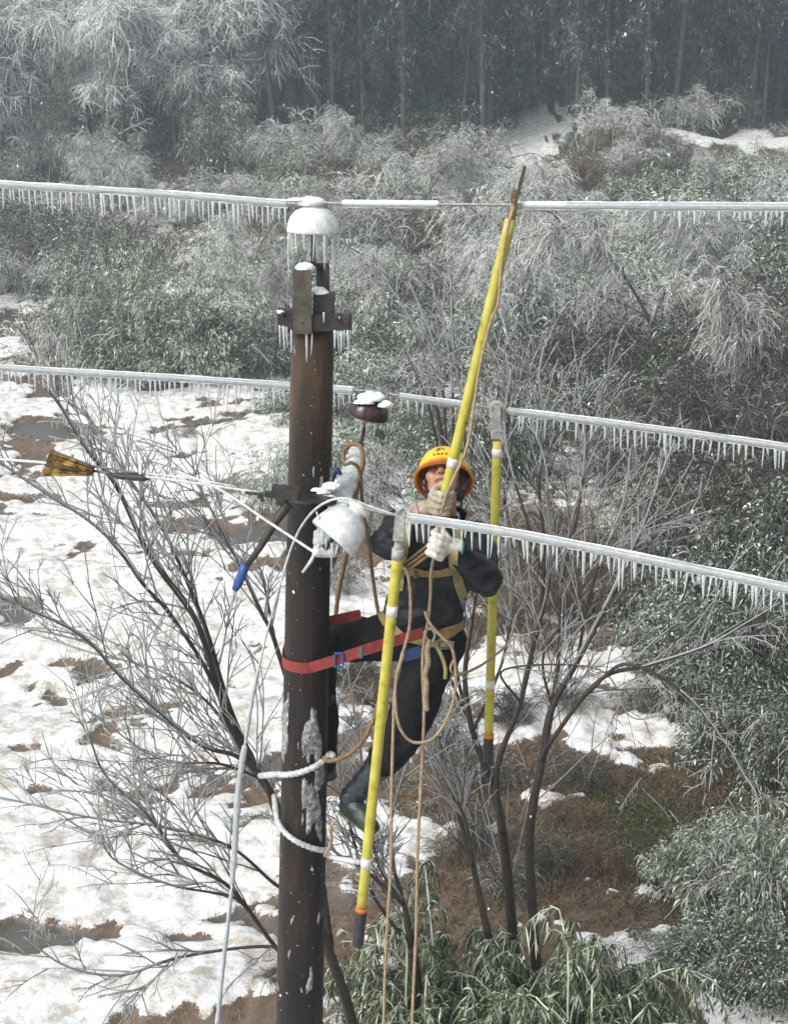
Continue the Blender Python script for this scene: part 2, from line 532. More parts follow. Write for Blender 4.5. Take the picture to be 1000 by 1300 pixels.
M['stick'] = mat_plain('yellow_fibreglass', [(0.28, (.22, .185, .035)), (0.42, (.40, .355, .04)), (0.8, (.50, .465, .11))], 17, 0.45, 0.4, 0.003, spec=0.45, rough_var=0.12)
M['rubber'] = mat_plain('black_rubber_grip', [(0.3, (.012, .012, .013)), (0.7, (.03, .03, .032))], 40, 0.6, 0.4, 0.002)
M['tape'] = mat_plain('white_tape', [(0.3, (.50, .48, .44)), (0.7, (.74, .73, .70))], 50, 0.6, 0.2, 0.001)
M['orange'] = mat_plain('orange_ring', [(0.3, (.45, .10, .02)), (0.7, (.6, .16, .03))], 50, 0.5, 0.1, 0.001)
M['steel'] = mat_plain('weathered_steel', [(0.3, (.07, .068, .062)), (0.7, (.17, .165, .155))], 26, 0.5, 0.4, 0.003, metal=0.4)
M['steel_dark'] = mat_plain('dark_oxidised_steel', [(0.25, (.018, .017, .016)), (0.6, (.05, .047, .043)), (0.8, (.11, .10, .09))], 22, 0.5, 0.5, 0.004, metal=0.35)
M['iron_angle'] = mat_plain('galvanised_angle_iron', [(0.25, (.035, .031, .025)), (0.55, (.085, .075, .058)), (0.8, (.17, .155, .12))], 24, 0.6, 0.4, 0.003, metal=0.25)
M['alu'] = mat_plain('aluminium_strand', [(0.3, (.16, .16, .155)), (0.7, (.30, .30, .29))], 60, 0.5, 0.4, 0.002, metal=0.4)
M['head_metal'] = mat_plain('rimed_clamp_metal', [(0.25, (.16, .155, .145)), (0.55, (.33, .33, .315)), (0.8, (.55, .56, .55))], 40, 0.5, 0.6, 0.005)
M['brass'] = mat_plain('brass_wedge', [(0.38, (.03, .018, .006)), (0.5, (.17, .10, .022)), (0.68, (.48, .32, .08))], 22, 0.38, 0.5, 0.004, metal=0.6)
M['porcelain_white'] = mat_plain('frosted_porcelain', [(0.25, (.34, .36, .35)), (0.42, (.56, .58, .57)), (0.7, (.74, .76, .75))], 34, 0.22, 0.6, 0.006)
M['porcelain_brown'] = mat_plain('brown_porcelain', [(0.3, (.022, .009, .010)), (0.7, (.055, .024, .024))], 14, 0.18, 0.15, 0.002)
M['rope'] = mat_plain('tan_rope', [(0.3, (.22, .15, .085)), (0.7, (.42, .32, .21))], 70, 0.9, 0.8, 0.004, bscale=220)
M['rope_brown'] = mat_plain('brown_wet_rope', [(0.3, (.12, .07, .03)), (0.7, (.26, .165, .08))], 70, 0.85, 0.8, 0.004, bscale=220)
M['rope_ice'] = mat_plain('ice_crusted_rope', [(0.25, (.26, .26, .25)), (0.5, (.48, .50, .49)), (0.75, (.66, .69, .70))], 45, 0.35, 0.7, 0.006, bscale=90)
def mat_pole():
    m, nt, out = mat_new('wet_brown_pole')
    b = nt.nodes.new('ShaderNodeBsdfPrincipled')
    tc = nt.nodes.new('ShaderNodeTexCoord')
    mp = nt.nodes.new('ShaderNodeMapping'); mp.inputs['Scale'].default_value = (9, 9, 1.6)
    nt.links.new(tc.outputs['Object'], mp.inputs['Vector'])
    n = noise_node(nt, 1.0, 6, 0.65, mp.outputs['Vector'])
    r = ramp(nt, [(0.3, (.004, .003, .003)), (0.5, (.012, .008, .0065)), (0.72, (.038, .025, .018))], n.outputs['Fac'])
    # drier rust-brown stain under the cap
    sx = nt.nodes.new('ShaderNodeSeparateXYZ'); nt.links.new(tc.outputs['Object'], sx.inputs[0])
    mr = nt.nodes.new('ShaderNodeMapRange'); mr.inputs['From Min'].default_value = 5.55; mr.inputs['From Max'].default_value = 6.15
    nt.links.new(sx.outputs['Z'], mr.inputs['Value'])
    n3 = noise_node(nt, 1.0, 4, 0.6, mp.outputs['Vector'])
    mu = nt.nodes.new('ShaderNodeMath'); mu.operation = 'MULTIPLY'; nt.links.new(mr.outputs[0], mu.inputs[0]); nt.links.new(n3.outputs['Fac'], mu.inputs[1])
    mu2 = nt.nodes.new('ShaderNodeMath'); mu2.operation = 'MULTIPLY'; mu2.inputs[1].default_value = 1.7; mu2.use_clamp = True; nt.links.new(mu.outputs[0], mu2.inputs[0])
    r2 = ramp(nt, [(0.3, (.026, .015, .009)), (0.7, (.080, .047, .028))], n.outputs['Fac'])
    mx = nt.nodes.new('ShaderNodeMix'); mx.data_type = 'RGBA'
    nt.links.new(mu2.outputs[0], mx.inputs[0]); nt.links.new(r.outputs['Color'], mx.inputs[6]); nt.links.new(r2.outputs['Color'], mx.inputs[7])
    # small pale frost specks
    n4 = noise_node(nt, 55, 2, 0.5)
    r4 = ramp(nt, [(0.70, (0, 0, 0)), (0.76, (1, 1, 1))], n4.outputs['Fac'])
    mx2 = nt.nodes.new('ShaderNodeMix'); mx2.data_type = 'RGBA'; mx2.inputs[7].default_value = (.38, .39, .39, 1)
    nt.links.new(r4.outputs['Color'], mx2.inputs[0]); nt.links.new(mx.outputs[2], mx2.inputs[6])
    nt.links.new(mx2.outputs[2], b.inputs['Base Color'])
    setin(b, Roughness=0.5, Specular_IOR_Level=0.35)
    n2 = noise_node(nt, 60, 6)
    mp2 = nt.nodes.new('ShaderNodeMapping'); mp2.inputs['Scale'].default_value = (38, 38, 2.2)
    nt.links.new(tc.outputs['Object'], mp2.inputs['Vector'])
    n5 = noise_node(nt, 1.0, 7, 0.7, mp2.outputs['Vector'])
    ad = nt.nodes.new('ShaderNodeMath'); ad.operation = 'MULTIPLY_ADD'; ad.inputs[1].default_value = .4
    nt.links.new(n2.outputs['Fac'], ad.inputs[0]); nt.links.new(n5.outputs['Fac'], ad.inputs[2])
    bp = bump(nt, ad.outputs[0], 0.9, 0.010); nt.links.new(bp.outputs['Normal'], b.inputs['Normal'])
    nt.links.new(b.outputs['BSDF'], out.inputs['Surface'])
    return m
M['pole'] = mat_pole()
M['ice_crust'] = mat_plain('grey_ice_crust', [(0.3, (.07, .07, .07)), (0.5, (.22, .23, .235)), (0.72, (.56, .59, .60))], 48, 0.3, 0.9, 0.010)
# ------------------------------------------------------------------ terrain
YK = np.array([-30, 0, 6, 10, 14, 20, 28, 35, 48, 65, 90, 140, 250, 500.])
ZR = np.array([-.6, -.3, -.1, 0, .1, .35, .75, 1.25, 3.2, 6.6, 11.5, 22, 45, 60.])     # right and middle: the wooded slope
ZL = np.array([-.6, -.3, -.1, 0, .1, .35, .75, 1.25, 2.9, 5.4, 8.2, 12.5, 26, 45.])    # left: a shallower valley
def zbase(x, y):
    x = np.asarray(x, float); y = np.asarray(y, float)
    def smooth(tab):
        s = 0
        for o, w in ((-.08, .25), (0, .5), (.08, .25)):
            s = s + w * np.interp(y + o * np.abs(y), YK, tab)
        return s
    k = sstep(-18, -6, x)
    z = smooth(ZL) * (1 - k) + smooth(ZR) * k
    far = sstep(16, 40, y)
    z = z + far * (fbm(x * .12, y * .12, 5, 3) - .5) * 1.2
    z = z + (fbm(x * .5, y * .5, 8, 3) - .5) * .22
    z = z - .30 * np.exp(-(((x - 3.2) / 1.3) ** 2 + ((y - 14.2) / 1.6) ** 2))      # wet hollow
    z = z + sstep(4.5, 9, x) * .8 * sstep(8, 16, y)                                # bank on the right
    # field ridges on the left
    f = sstep(-.5, -2.0, x) * sstep(34, 28, y)
    return z + f * .07 * np.sin((y * 1.0 - x * .28) * 2.3 + 2 * fbm(x * .3, y * .3, 3, 2))
def zg(x, y):
    return float(zbase(np.array([x]), np.array([y]))[0])
def G(u, v):
    """ground point seen at a picture position"""
    d = raydir(u, v); o = Vector((0, 0, CAMZ))
    t = 4.0 * 1.009 ** np.arange(470)
    k = int(np.argmax(CAMZ + d.z * t < zbase(d.x * t, d.y * t)))
    q = o + d * float(t[k])
    return Vector((q.x, q.y, zg(q.x, q.y)))
PATCH = [(G(668, 180), 1.25, 4.2, 1.5), (G(985, 182), 2.6, 1.3, 1.4), (G(905, 186), 2.2, 1.0, 1.1), (G(10, 128), 3.5, 4, 1.0), (G(845, 170), 1.2, .6, .7), (G(740, 450), 1.2, 1.3, .7), (G(20, 385), 1.6, 1.4, .6), (G(985, 360), 1.5, 1.0, .7)]
def snow_field(x, y):
    """snow amount, puddle amount, moss amount"""
    n = fbm(x * .75 + y * .12, y * 1.25 - x * .3, 21, 5)
    n2 = fbm(x * .22, y * .22, 33, 3)
    n3 = fbm(x * 2.6, y * 3.4, 61, 4)
    n4 = fbm(x * 6.5, y * 8, 62, 3)
    s = .62 + (n - .5) * 2.3 + (n2 - .5) * 1.1 + (n3 - .5) * 1.25 + (n4 - .5) * .75
    field = sstep(.4, -1.2, x + (y - 14) * .06) * sstep(36, 30, y)
    s = s + field * .16
    s = s - .28 * np.exp(-(((x + 1.0) / 1.8) ** 2 + ((y - 9.6) / 1.6) ** 2))       # trampled by the pole
    s = s - .12 * np.exp(-(((x - .8) / 1.5) ** 2 + ((y - 12.0) / 1.8) ** 2))
    s = s + .50 * np.exp(-(((x - 2.3) / 1.0) ** 2 + ((y - 16.8) / 1.4) ** 2))
    s = s - .95 * np.exp(-(((x - 3.0) / 1.15) ** 2 + ((y - 13.2) / 1.5) ** 2))     # bare wet hollow
    s = s - .8 * sstep(3.6, 5, x) * sstep(26, 20, y)
    s = s - .42 * sstep(33, 38, y)
    s = s - .25 * sstep(2.2, 3.4, x) * sstep(18, 22, y)
    s = s - .34 * sstep(.0, 1.0, x) * sstep(4.5, 3.2, x) * sstep(9.5, 11, y) * sstep(27, 20, y)
    for (g, a, b_, k) in PATCH:
        s = s + k * np.exp(-(((x - g.x) / a) ** 2 + ((y - g.y) / b_) ** 2))
    # furrows with melt water
    fur = np.sin((y * 1.0 - x * .28) * 2.3 + 2 * fbm(x * .3, y * .3, 3, 2))
    s = s + field * .13 * fur
    snow = sstep(.28, .60, s)
    wet = field * sstep(.36, .24, s) * sstep(.1, -.7, fur)
    moss = np.clip(1.5 * np.exp(-(((x - 3.1) / 1.2) ** 2 + ((y - 13.3) / 1.7) ** 2)) + sstep(3.6, 4.6, x) * sstep(30, 22, y) + .8 * sstep(33, 38, y) * (x > -30), 0, 1)
    return snow, wet, moss
def axis(lo, a, b, hi, fine, grow):
    mid = np.arange(a, b, fine)
    up, st, q = [], fine, b
    while q < hi:
        up.append(q); st *= grow; q += st
    up.append(hi)
    dn, st, q = [], fine, a - fine
    while q > lo:
        dn.append(q); st *= grow; q -= st
    dn.append(lo)
    return np.concatenate((np.array(dn[::-1]), mid, np.array(up)))
gx = axis(-125, -9, 6.5, 125, .065, 1.08)
gy = axis(-25, 8, 31, 225, .07, 1.04)
X, Yy = np.meshgrid(gx, gy)
sn, we, mo = snow_field(X, Yy)
lump = fbm(X * 3.1, Yy * 3.1, 71, 3) - .5
rough = fbm(X * 7, Yy * 7, 81, 3) - .5
Z = zbase(X, Yy) + sn * (.075 + .15 * lump + .05 * rough) + (1 - sn) * (1 - we) * .06 * rough
nx, ny = len(gx), len(gy)
ii = np.arange(nx * ny).reshape(ny, nx)
quads = np.stack((ii[:-1, :-1], ii[:-1, 1:], ii[1:, 1:], ii[1:, :-1]), -1).reshape(-1, 4)
def mat_ground():
    m, nt, out = mat_new('snowy_mud')
    L = nt.links
    b = nt.nodes.new('ShaderNodeBsdfPrincipled')
    tc = nt.nodes.new('ShaderNodeTexCoord')
    def A(name):
        a = nt.nodes.new('ShaderNodeAttribute'); a.attribute_name = name; return a.outputs['Fac']
    def math_(op, a, bb, clamp=False):
        q = nt.nodes.new('ShaderNodeMath'); q.operation = op; q.use_clamp = clamp
        for i, w in ((0, a), (1, bb)):
            if isinstance(w, (int, float)): q.inputs[i].default_value = w
            else: L.new(w, q.inputs[i])
        return q.outputs[0]
    n1 = noise_node(nt, 9, 6, .7, tc.outputs['Object'])
    n2 = noise_node(nt, 1.1, 5, .6, tc.outputs['Object'])
    n3 = noise_node(nt, 45, 4, .7, tc.outputs['Object'])
    mud = ramp(nt, [(.25, (.060, .040, .026)), (.5, (.15, .107, .073)), (.75, (.31, .25, .185))], n1.outputs['Fac'])
    mud2 = ramp(nt, [(.3, (.080, .048, .030)), (.7, (.19, .133, .092))], n3.outputs['Fac'])
    def mixc(f, a, c):
        q = nt.nodes.new('ShaderNodeMix'); q.data_type = 'RGBA'
        if isinstance(f, (int, float)): q.inputs[0].default_value = f
        else: L.new(f, q.inputs[0])
        for i, w in ((6, a), (7, c)):
            if isinstance(w, tuple): q.inputs[i].default_value = (*w, 1)
            else: L.new(w, q.inputs[i])
        return q.outputs[2]
    c = mixc(n2.outputs['Fac'], mud.outputs['Color'], mud2.outputs['Color'])
    gr = ramp(nt, [(.3, (.013, .013, .006)), (.7, (.042, .043, .016))], n1.outputs['Fac'])
    mossf = math_('MULTIPLY', A('moss'), math_('ADD', n1.outputs['Fac'], .35), True)
    c = mixc(mossf, c, gr.outputs['Color'])
    wet = A('wet')
    c = mixc(wet, c, (.085, .078, .070))
    sf = math_('ADD', A('snow'), math_('ADD', math_('MULTIPLY', math_('SUBTRACT', n1.outputs['Fac'], .5), 1.3), math_('MULTIPLY', math_('SUBTRACT', n3.outputs['Fac'], .5), .9)))
    mr = nt.nodes.new('ShaderNodeMapRange'); mr.inputs['From Min'].default_value = .42; mr.inputs['From Max'].default_value = .60
    L.new(sf, mr.inputs['Value'])
    dirt = ramp(nt, [(.35, (.80, .82, .835)), (.62, (.74, .745, .74)), (.85, (.52, .49, .44))], n2.outputs['Fac'])
    thin = noise_node(nt, 4.2, 6, .75, tc.outputs['Object'])
    thr = ramp(nt, [(.45, (0, 0, 0)), (.62, (.85, .85, .85))], thin.outputs['Fac'])
    sc = mixc(thr.outputs['Color'], dirt.outputs['Color'], (.37, .32, .25))
    c = mixc(mr.outputs[0], c, sc)
    L.new(c, b.inputs['Base Color'])
    ro = nt.nodes.new('ShaderNodeMapRange'); ro.inputs['To Min'].default_value = .75; ro.inputs['To Max'].default_value = .10
    L.new(wet, ro.inputs['Value']); L.new(ro.outputs[0], b.inputs['Roughness'])
    setin(b, Specular_IOR_Level=.4)
    hsum = math_('ADD', n1.outputs['Fac'], math_('MULTIPLY', n3.outputs['Fac'], .5))
    hh = math_('MULTIPLY', hsum, math_('SUBTRACT', 1.0, wet))
    bp = bump(nt, hh, .55, .05); L.new(bp.outputs['Normal'], b.inputs['Normal'])
    L.new(b.outputs['BSDF'], out.inputs['Surface'])
    return m
M['ground'] = mat_ground()
gme = np_mesh('ground', np.stack((X, Yy, Z), -1).reshape(-1, 3), quads, None,
              {'snow': sn.ravel(), 'wet': we.ravel(), 'moss': mo.ravel()}, True, M['ground'])
tag(link('ground', gme), 'snow covered muddy field rising to a wooded slope', 'ground', kind='structure')
# ------------------------------------------------------------------ utility pole
YP = 5.7
pt_top, pt_low = P(397, 418, YP), P(380, 1300, YP)
pdir = (pt_top - pt_low).normalized()
ground_z = zg(pt_low.x, YP)
pt_base = pt_low - pdir * ((pt_low.z - ground_z + .5) / pdir.z)
R_TOP, R_LOW = px(27.0, 5.7 * 1.0), px(30.0, 5.7 * 1.147)
def pole_r(z):
    return R_TOP + (R_LOW - R_TOP) * (pt_top.z - z) / (pt_top.z - pt_low.z)
def pole_c(z):
    return pt_low + pdir * ((z - pt_low.z) / pdir.z)
pole = empty('utility_pole', pole_c(ground_z), 'dark brown wet utility pole with a worker strapped to it', 'utility pole')
N, S = 90, 36
zs = np.linspace(pt_base.z, pt_top.z, N)
rings = []
for z in zs:
    c = pole_c(z); r = pole_r(z); ring = []
    for k in range(S):
        a = 2 * math.pi * k / S
        rr = r * (1 + .012 * noise.noise(Vector((math.cos(a) * 2, math.sin(a) * 2, z * 1.2))))
        ring.append(c + Vector((math.cos(a) * rr, math.sin(a) * rr, 0)))
    rings.append(ring)
mb = MB(); mb.loft(rings); mb.build('shaft', M['pole'], pole)
def crust(z0, z1, a0, a1, thr, seed, name, mat, thick=.006, step=.007, soft=1.0):
    """thin crust of ice on the shaft, kept where a noise field passes a threshold"""
    nz = int((z1 - z0) / step); na = int((a1 - a0) * .1 / step)
    V, F, idx = [], [], {}
    val = np.zeros((nz + 1, na + 1))
    for i in range(nz + 1):
        for k in range(na + 1):
            z = z0 + (z1 - z0) * i / nz; a = a0 + (a1 - a0) * k / na
            ez = min(i, nz - i) / nz * 2; ea = min(k, na - k) / na * 2
            val[i, k] = noise.fractal(Vector((math.cos(a) * 2.2 + seed, math.sin(a) * 2.2, z * 3.2)), 1.0, 2.1, 4) + .75 * min(ez, ea) ** .6 - thr
            w = max(0.0, min(1.0, (val[i, k] + .06) / .22)); w = w * w * (3 - 2 * w)
            r = pole_r(z) - .0035 + (.0035 + thick * (1 + .8 * noise.noise(Vector((a * 11, z * 60, seed))))) * w
            V.append(pole_c(z) + Vector((math.cos(a) * r, math.sin(a) * r, 0)))
    for i in range(nz):
        for k in range(na):
            if val[i:i + 2, k:k + 2].max() > -.06:
                q = i * (na + 1) + k
                F.append((q, q + 1, q + na + 2, q + na + 1))
    if not F: return
    m = MB(); m.add(V, F); return m.build(name, mat, pole)
PI = math.pi
zpx = lambda v: P(385, v, YP - .1).z
crust(zpx(1035), zpx(895), -PI * .62, -PI * .06, .54, 3.0, 'ice_crust', M['ice_crust'], .008)
crust(zpx(1085), zpx(985), -PI * .52, -PI * .02, .62, 8.0, 'ice_crust', M['ice_crust'], .007)
crust(zpx(985), zpx(880), -PI * .98, -PI * .74, .58, 5.5, 'ice_crust', M['ice_crust'], .006)
crust(zpx(650), zpx(590), -PI * .5, -PI * .02, .62, 12.0, 'ice_crust', M['ice_crust'], .008)
crust(zpx(1300), zpx(1090), -PI * .55, -PI * .02, .95, 17.0, 'ice_crust', M['ice_crust'], .006)
# small stuck snow lumps on the bark
rr = random.Random(5)
for (u, v) in ((367, 1212), (371, 1168), (403, 1172), (383, 1256), (404, 1170), (352, 1262), (374, 447), (384, 1040), (396, 1105), (402, 1050)):
    c = pole_c(zpx(v)); r = pole_r(zpx(v))
    dx = max(-.97, min(.97, (P(u, v, YP - r).x - c.x) / r))
    a = -math.acos(dx)
    h = rr.uniform(.012, .032)
    m = MB(); m.sphere((0, 0, 0), (.0055, .005, h), seg=14, rings=12); me = m.mesh('snow_lump', M['ice_crust'])
    for w in me.vertices: w.co *= 1 + .7 * noise.noise(w.co * 120 + Vector((u, v, 0)))
    o = link('snow_lump', me, None, pole); o.location = Vector(o.location) + c + Vector((math.cos(a) * r, math.sin(a) * r, 0)); o.rotation_euler = (0, rr.uniform(-.3, .3), 0)

# icicles: three shared meshes, hung as separate pieces
def icicle_mesh(L, r, bend, seed):
    m = MB(); pts, ra = [], []
    for i in range(6):
        t = i / 5
        pts.append(Vector((bend * t * t, bend * .4 * t, .004 - L * t)))
        ra.append(max(.0014, r * (1 - t) ** .45 * (1 + .25 * noise.noise(Vector((seed, t * 7, 0))))))
    m.tube(pts, ra, 7, True)
    return m.mesh('icicle', M['ice_clear'])
ICE = [icicle_mesh(.1, .0062, .004, 1), icicle_mesh(.1, .0055, -.005, 2), icicle_mesh(.1, .0068, .001, 3), icicle_mesh(.1, .0048, .007, 4)]
def hang(p, L, parent, fat=1.0, rg=random):
    o = link('icicle', rg.choice(ICE), None, parent)
    o.location = Vector(o.location) + Vector(p)
    k = L / .1
    o.scale = (fat * rg.uniform(.8, 1.2), fat * rg.uniform(.8, 1.2), k)
    o.rotation_euler = (rg.uniform(-.05, .05), rg.uniform(-.05, .05), rg.uniform(0, 6.28))
    return o

# ---- pole head: clamp band, angle irons, bolts
YB = 5.58
def boxpx(mb, u0, v0, u1, v1, Y, depth, tilt=0.0):
    a, b = P(u0, v0, Y), P(u1, v1, Y)
    R = Matrix.Rotation(tilt, 3, 'Y') if tilt else None
    mb.box(((a.x + b.x) / 2, Y + depth / 2, (a.z + b.z) / 2), (abs(b.x - a.x), depth, abs(a.z - b.z)), R)
bracket = empty('pole_head_bracket', P(397, 415, YP)); bracket.parent = pole; bracket.location = Vector(bracket.location) - pole.location
m = MB(); boxpx(m, 362, 400, 445, 421, 5.575, .016, math.radians(-2)); boxpx(m, 418, 400, 446, 420, 5.58, .07, math.radians(-2)); boxpx(m, 352, 393, 373, 415, 5.585, .06, math.radians(4))
m.build('clamp_band', M['steel_dark'], bracket, False, .003)
m = MB(); boxpx(m, 360, 402, 440, 422, 5.80, .016); m.build('clamp_band', M['steel_dark'], bracket, False, .003)
m = MB(); boxpx(m, 371, 343, 396, 424, 5.552, .009); a0 = P(371, 343, 5.552); a1 = P(371, 424, 5.552)
m.box((a0.x + .004, 5.562 + .035, (a0.z + a1.z) / 2 + .002), (.008, .06, a0.z - a1.z - .01)); m.build('angle_iron', M['iron_angle'], bracket, False, .002)
m = MB(); boxpx(m, 401, 334, 417, 396, 5.70, .01); boxpx(m, 411, 335, 418, 397, 5.64, .055); m.build('angle_iron', M['steel_dark'], bracket, False, .002)
m = MB(); boxpx(m, 397, 373, 424, 401, 5.60, .10, math.radians(2)); m.build('head_block', M['steel_dark'], bracket, False, .004)
m = MB(); boxpx(m, 372, 374, 379, 400, 5.60, .10); m.build('head_block', M['steel_dark'], bracket, False, .003)
for (u, v) in ((427, 404), (358, 400), (441, 409), (384, 410)):
    m = MB(); c = P(u, v, 5.55); m.lathe(c + Vector((0, .03, 0)), (0, -1, 0), [(0, -.0), (.009, 0), (.009, .022), (.005, .023), (.005, .034), (0, .034)], 6)
    m.build('bolt', M['steel_dark'], bracket, False)
def snow_blob(name, c, r, parent, seed=0.0, amp=.25, mat=None):
    m = MB(); m.sphere((0, 0, 0), r, seg=24, rings=14)
    me = m.mesh(name, mat or M['snow'])
    s = max(r)
    for v in me.vertices:
        q = v.co / s * 2.2 + Vector((seed, seed, -seed))
        v.co *= 1 + amp * noise.noise(q) + amp * .5 * noise.noise(q * 2.3)
        if v.co.z < -r[2] * .3: v.co.z = -r[2] * .3
    o = link(name, me, None, parent); o.location = Vector(o.location) + Vector(c)
    return o
snow_blob('snow_cap', P(387, 342, 5.58) + Vector((0, 0, .005)), (.038, .028, .022), bracket, 3)
snow_blob('snow_cap', P(407, 371, 5.64), (.035, .05, .02), bracket, 5)
snow_blob('snow_cap', P(357, 396, 5.60), (.018, .025, .012), bracket, 6)
snow_blob('snow_cap', P(429, 404, 5.57), (.009, .012, .008), bracket, 7)
rg = random.Random(4)
for (u, v, L) in ((355, 414, 28), (360, 415, 31), (364, 416, 26), (370, 420, 30), (425, 420, 25), (429, 421, 32), (433, 421, 28), (437, 420, 24), (441, 420, 30), (389, 424, 38), (396, 424, 28), (411, 397, 14)):
    hang(P(u, v, 5.57), px(L, 5.57), bracket, .8, rg)

# ---- insulators (bell, head, pin)
PROF = [(.0, .034), (.03, .036), (.034, .03), (.070, .026), (.088, .006), (.100, -.003), (.106, .0), (.107, .008), (.103, .034), (.092, .062), (.072, .084), (.050, .095), (.040, .098), (.036, .101), (.036, .106), (.050, .110), (.053, .117), (.048, .126), (.030, .131), (.0, .132)]
def insulator(base, top, rad, mat, pin_mat, name='insulator', kz=1.0):
    base, top = Vector(base), Vector(top)
    ax = (top - base).normalized()
    k = rad / .107
    e = empty(name, base); e.parent = pole; e.location = base - pole.location
    o = top - ax * .132 * k * kz
    m = MB(); m.lathe(o, ax, [(r * k, z * k * kz) for r, z in PROF], 40); bell = m.build('bell', mat, e)
    m = MB(); m.tube([base, o + ax * .04 * k], .009, 10); m.lathe(base, ax, [(0, 0), (.018, 0), (.018, .012), (.009, .013)], 6)
    m.build('pin', pin_mat, e, False)
    return e, o, ax, bell
it, o1, ax1, _ = insulator(P(397, 338, 5.68), P(398.5, 252, 5.68), px(33.5, 5.68), M['porcelain_white'], M['steel_dark'])
c = P(396, 262, 5.68)
snow_blob('snow_cap', c + Vector((.0, 0, .012)), (.052, .045, .026), it, 1, .2)
snow_blob('snow_cap', P(377, 254, 5.66), (.045, .02, .010), it, 2, .3)
for k in range(15):
    a = 2 * PI * k / 15 + .2
    hang(o1 + Vector((math.cos(a) * .098, math.sin(a) * .098, .002)), rg.uniform(.06, .19), it, .85, rg)
for k in range(4):
    a = 2 * PI * k / 4 + .5
    hang(o1 + Vector((math.cos(a) * .025, math.sin(a) * .025, .03)), rg.uniform(.10, .15), it, .9, rg)

# ---- crossarm: runs past the right side of the shaft, one end near, one end far
ca, cb = P(412, 700, 5.02), P(455, 572, 6.5)
arm = empty('crossarm', P(425, 640, 5.7)); arm.parent = pole; arm.location = Vector(arm.location) - pole.location
m = MB(); m.beam(ca, cb, .065, .008); d = (cb - ca).normalized(); sx_ = Vector((0, 0, 1)).cross(d).normalized()
m.beam(ca - sx_ * .03 - Vector((0, 0, .035)), cb - sx_ * .03 - Vector((0, 0, .035)), .007, .065)
m.build('angle_iron', M['iron_angle'], arm, False, .002)
m = MB(); rg2 = random.Random(8)
for i in range(34):
    t = i / 33; q = ca.lerp(cb, t)
    w = .047 + .008 * noise.noise(Vector((t * 9, 1, 0)))
    m.sphere(q + Vector((rg2.uniform(-.006, .006), 0, .004 + .006 * noise.noise(Vector((t * 14, 0, 3))))), (w, .035, .024), seg=12, rings=8); m.box(q + Vector((0, 0, .002)), (w * 1.75, .07, .036))
me = remesh(m, .008, 3); wrinkle(me, .006, 26, 2.0); me.materials.append(M['rope_ice']); link('ice_casing', me, None, arm)
for i, (u, v, r) in enumerate(((420, 618, .036), (410, 624, .034), (400, 622, .022), (416, 632, .03))):
    snow_blob('snow_clump', P(u, v, 5.62), (r, r * .8, r * .55), arm, i * 3.1, .3)
bolt = MB(); bolt.beam(P(345, 634, 5.58), P(470, 634, 5.58), .03, .006, (0, 1, 0)); 
# flat strap that clamps the crossarm round the shaft
m = MB(); ring = []
for k in range(41):
    a = -PI * 1.0 + 2 * PI * k / 40; z = zpx(634); cc = pole_c(z); r = pole_r(z) + .005
    ring.append(cc + Vector((math.cos(a) * r, math.sin(a) * r, 0)))
V, F = [], []
for q in ring:
    rad = (q - pole_c(q.z)).normalized()
    V += [q - rad * .004 + Vector((0, 0, -.022)), q + rad * .003 + Vector((0, 0, -.022)), q + rad * .003 + Vector((0, 0, .022)), q - rad * .004 + Vector((0, 0, .022))]
for i in range(40):
    for k in range(4):
        F.append((i * 4 + k, i * 4 + (k + 1) % 4, i * 4 + 4 + (k + 1) % 4, i * 4 + 4 + k))
m.add(V, F); m.build('clamp_band', M['steel_dark'], arm, False)
# far insulator (brown, snow topped) and near insulator (white, tipped over)
it2, o2, ax2, _ = insulator(P(457, 566, 6.48), P(474, 497, 6.46), px(27, 6.48), M['porcelain_brown'], M['steel_dark'])
snow_blob('snow_cap', P(473, 505, 6.43), (.062, .05, .032), it2, 9, .35)
snow_blob('snow_cap', P(462, 511, 6.40), (.045, .03, .016), it2, 11, .4)
snow_blob('snow_cap', P(489, 515, 6.40), (.035, .02, .022), it2, 12, .4)
for (u, v, L) in ((452, 527, 10), (458, 532, 18), (465, 536, 14), (476, 537, 10), (484, 535, 12)):
    hang(P(u, v, 6.43), px(L, 6.4), it2, .9, rg)
it3, o3, ax3, _ = insulator(P(411, 697, 5.0), P(460, 641, 5.06), px(36, 5.0), M['porcelain_white'], M['rubber'], kz=1.35)
for (u, v, L) in ((404, 655, 16), (409, 672, 26), (414, 684, 18), (421, 690, 14), (428, 692, 16), (437, 693, 12), (402, 650, 10)):
    hang(P(u, v, 4.98), px(L, 4.98), it3, .9, rg)
m = MB(); m.add([P(402, 660, 5.05), P(415, 700, 5.05), P(392, 712, 5.0), P(424, 705, 5.0), P(398, 690, 5.06)], [(0, 4, 1), (4, 2, 1), (1, 2, 3)])
snow_blob('ice_clump', P(405, 686, 5.03), (.022, .02, .05), it3, 14, .3, M['ice'])
snow_blob('ice_clump', P(418, 705, 5.03), (.035, .02, .015), it3, 15, .3, M['ice'])

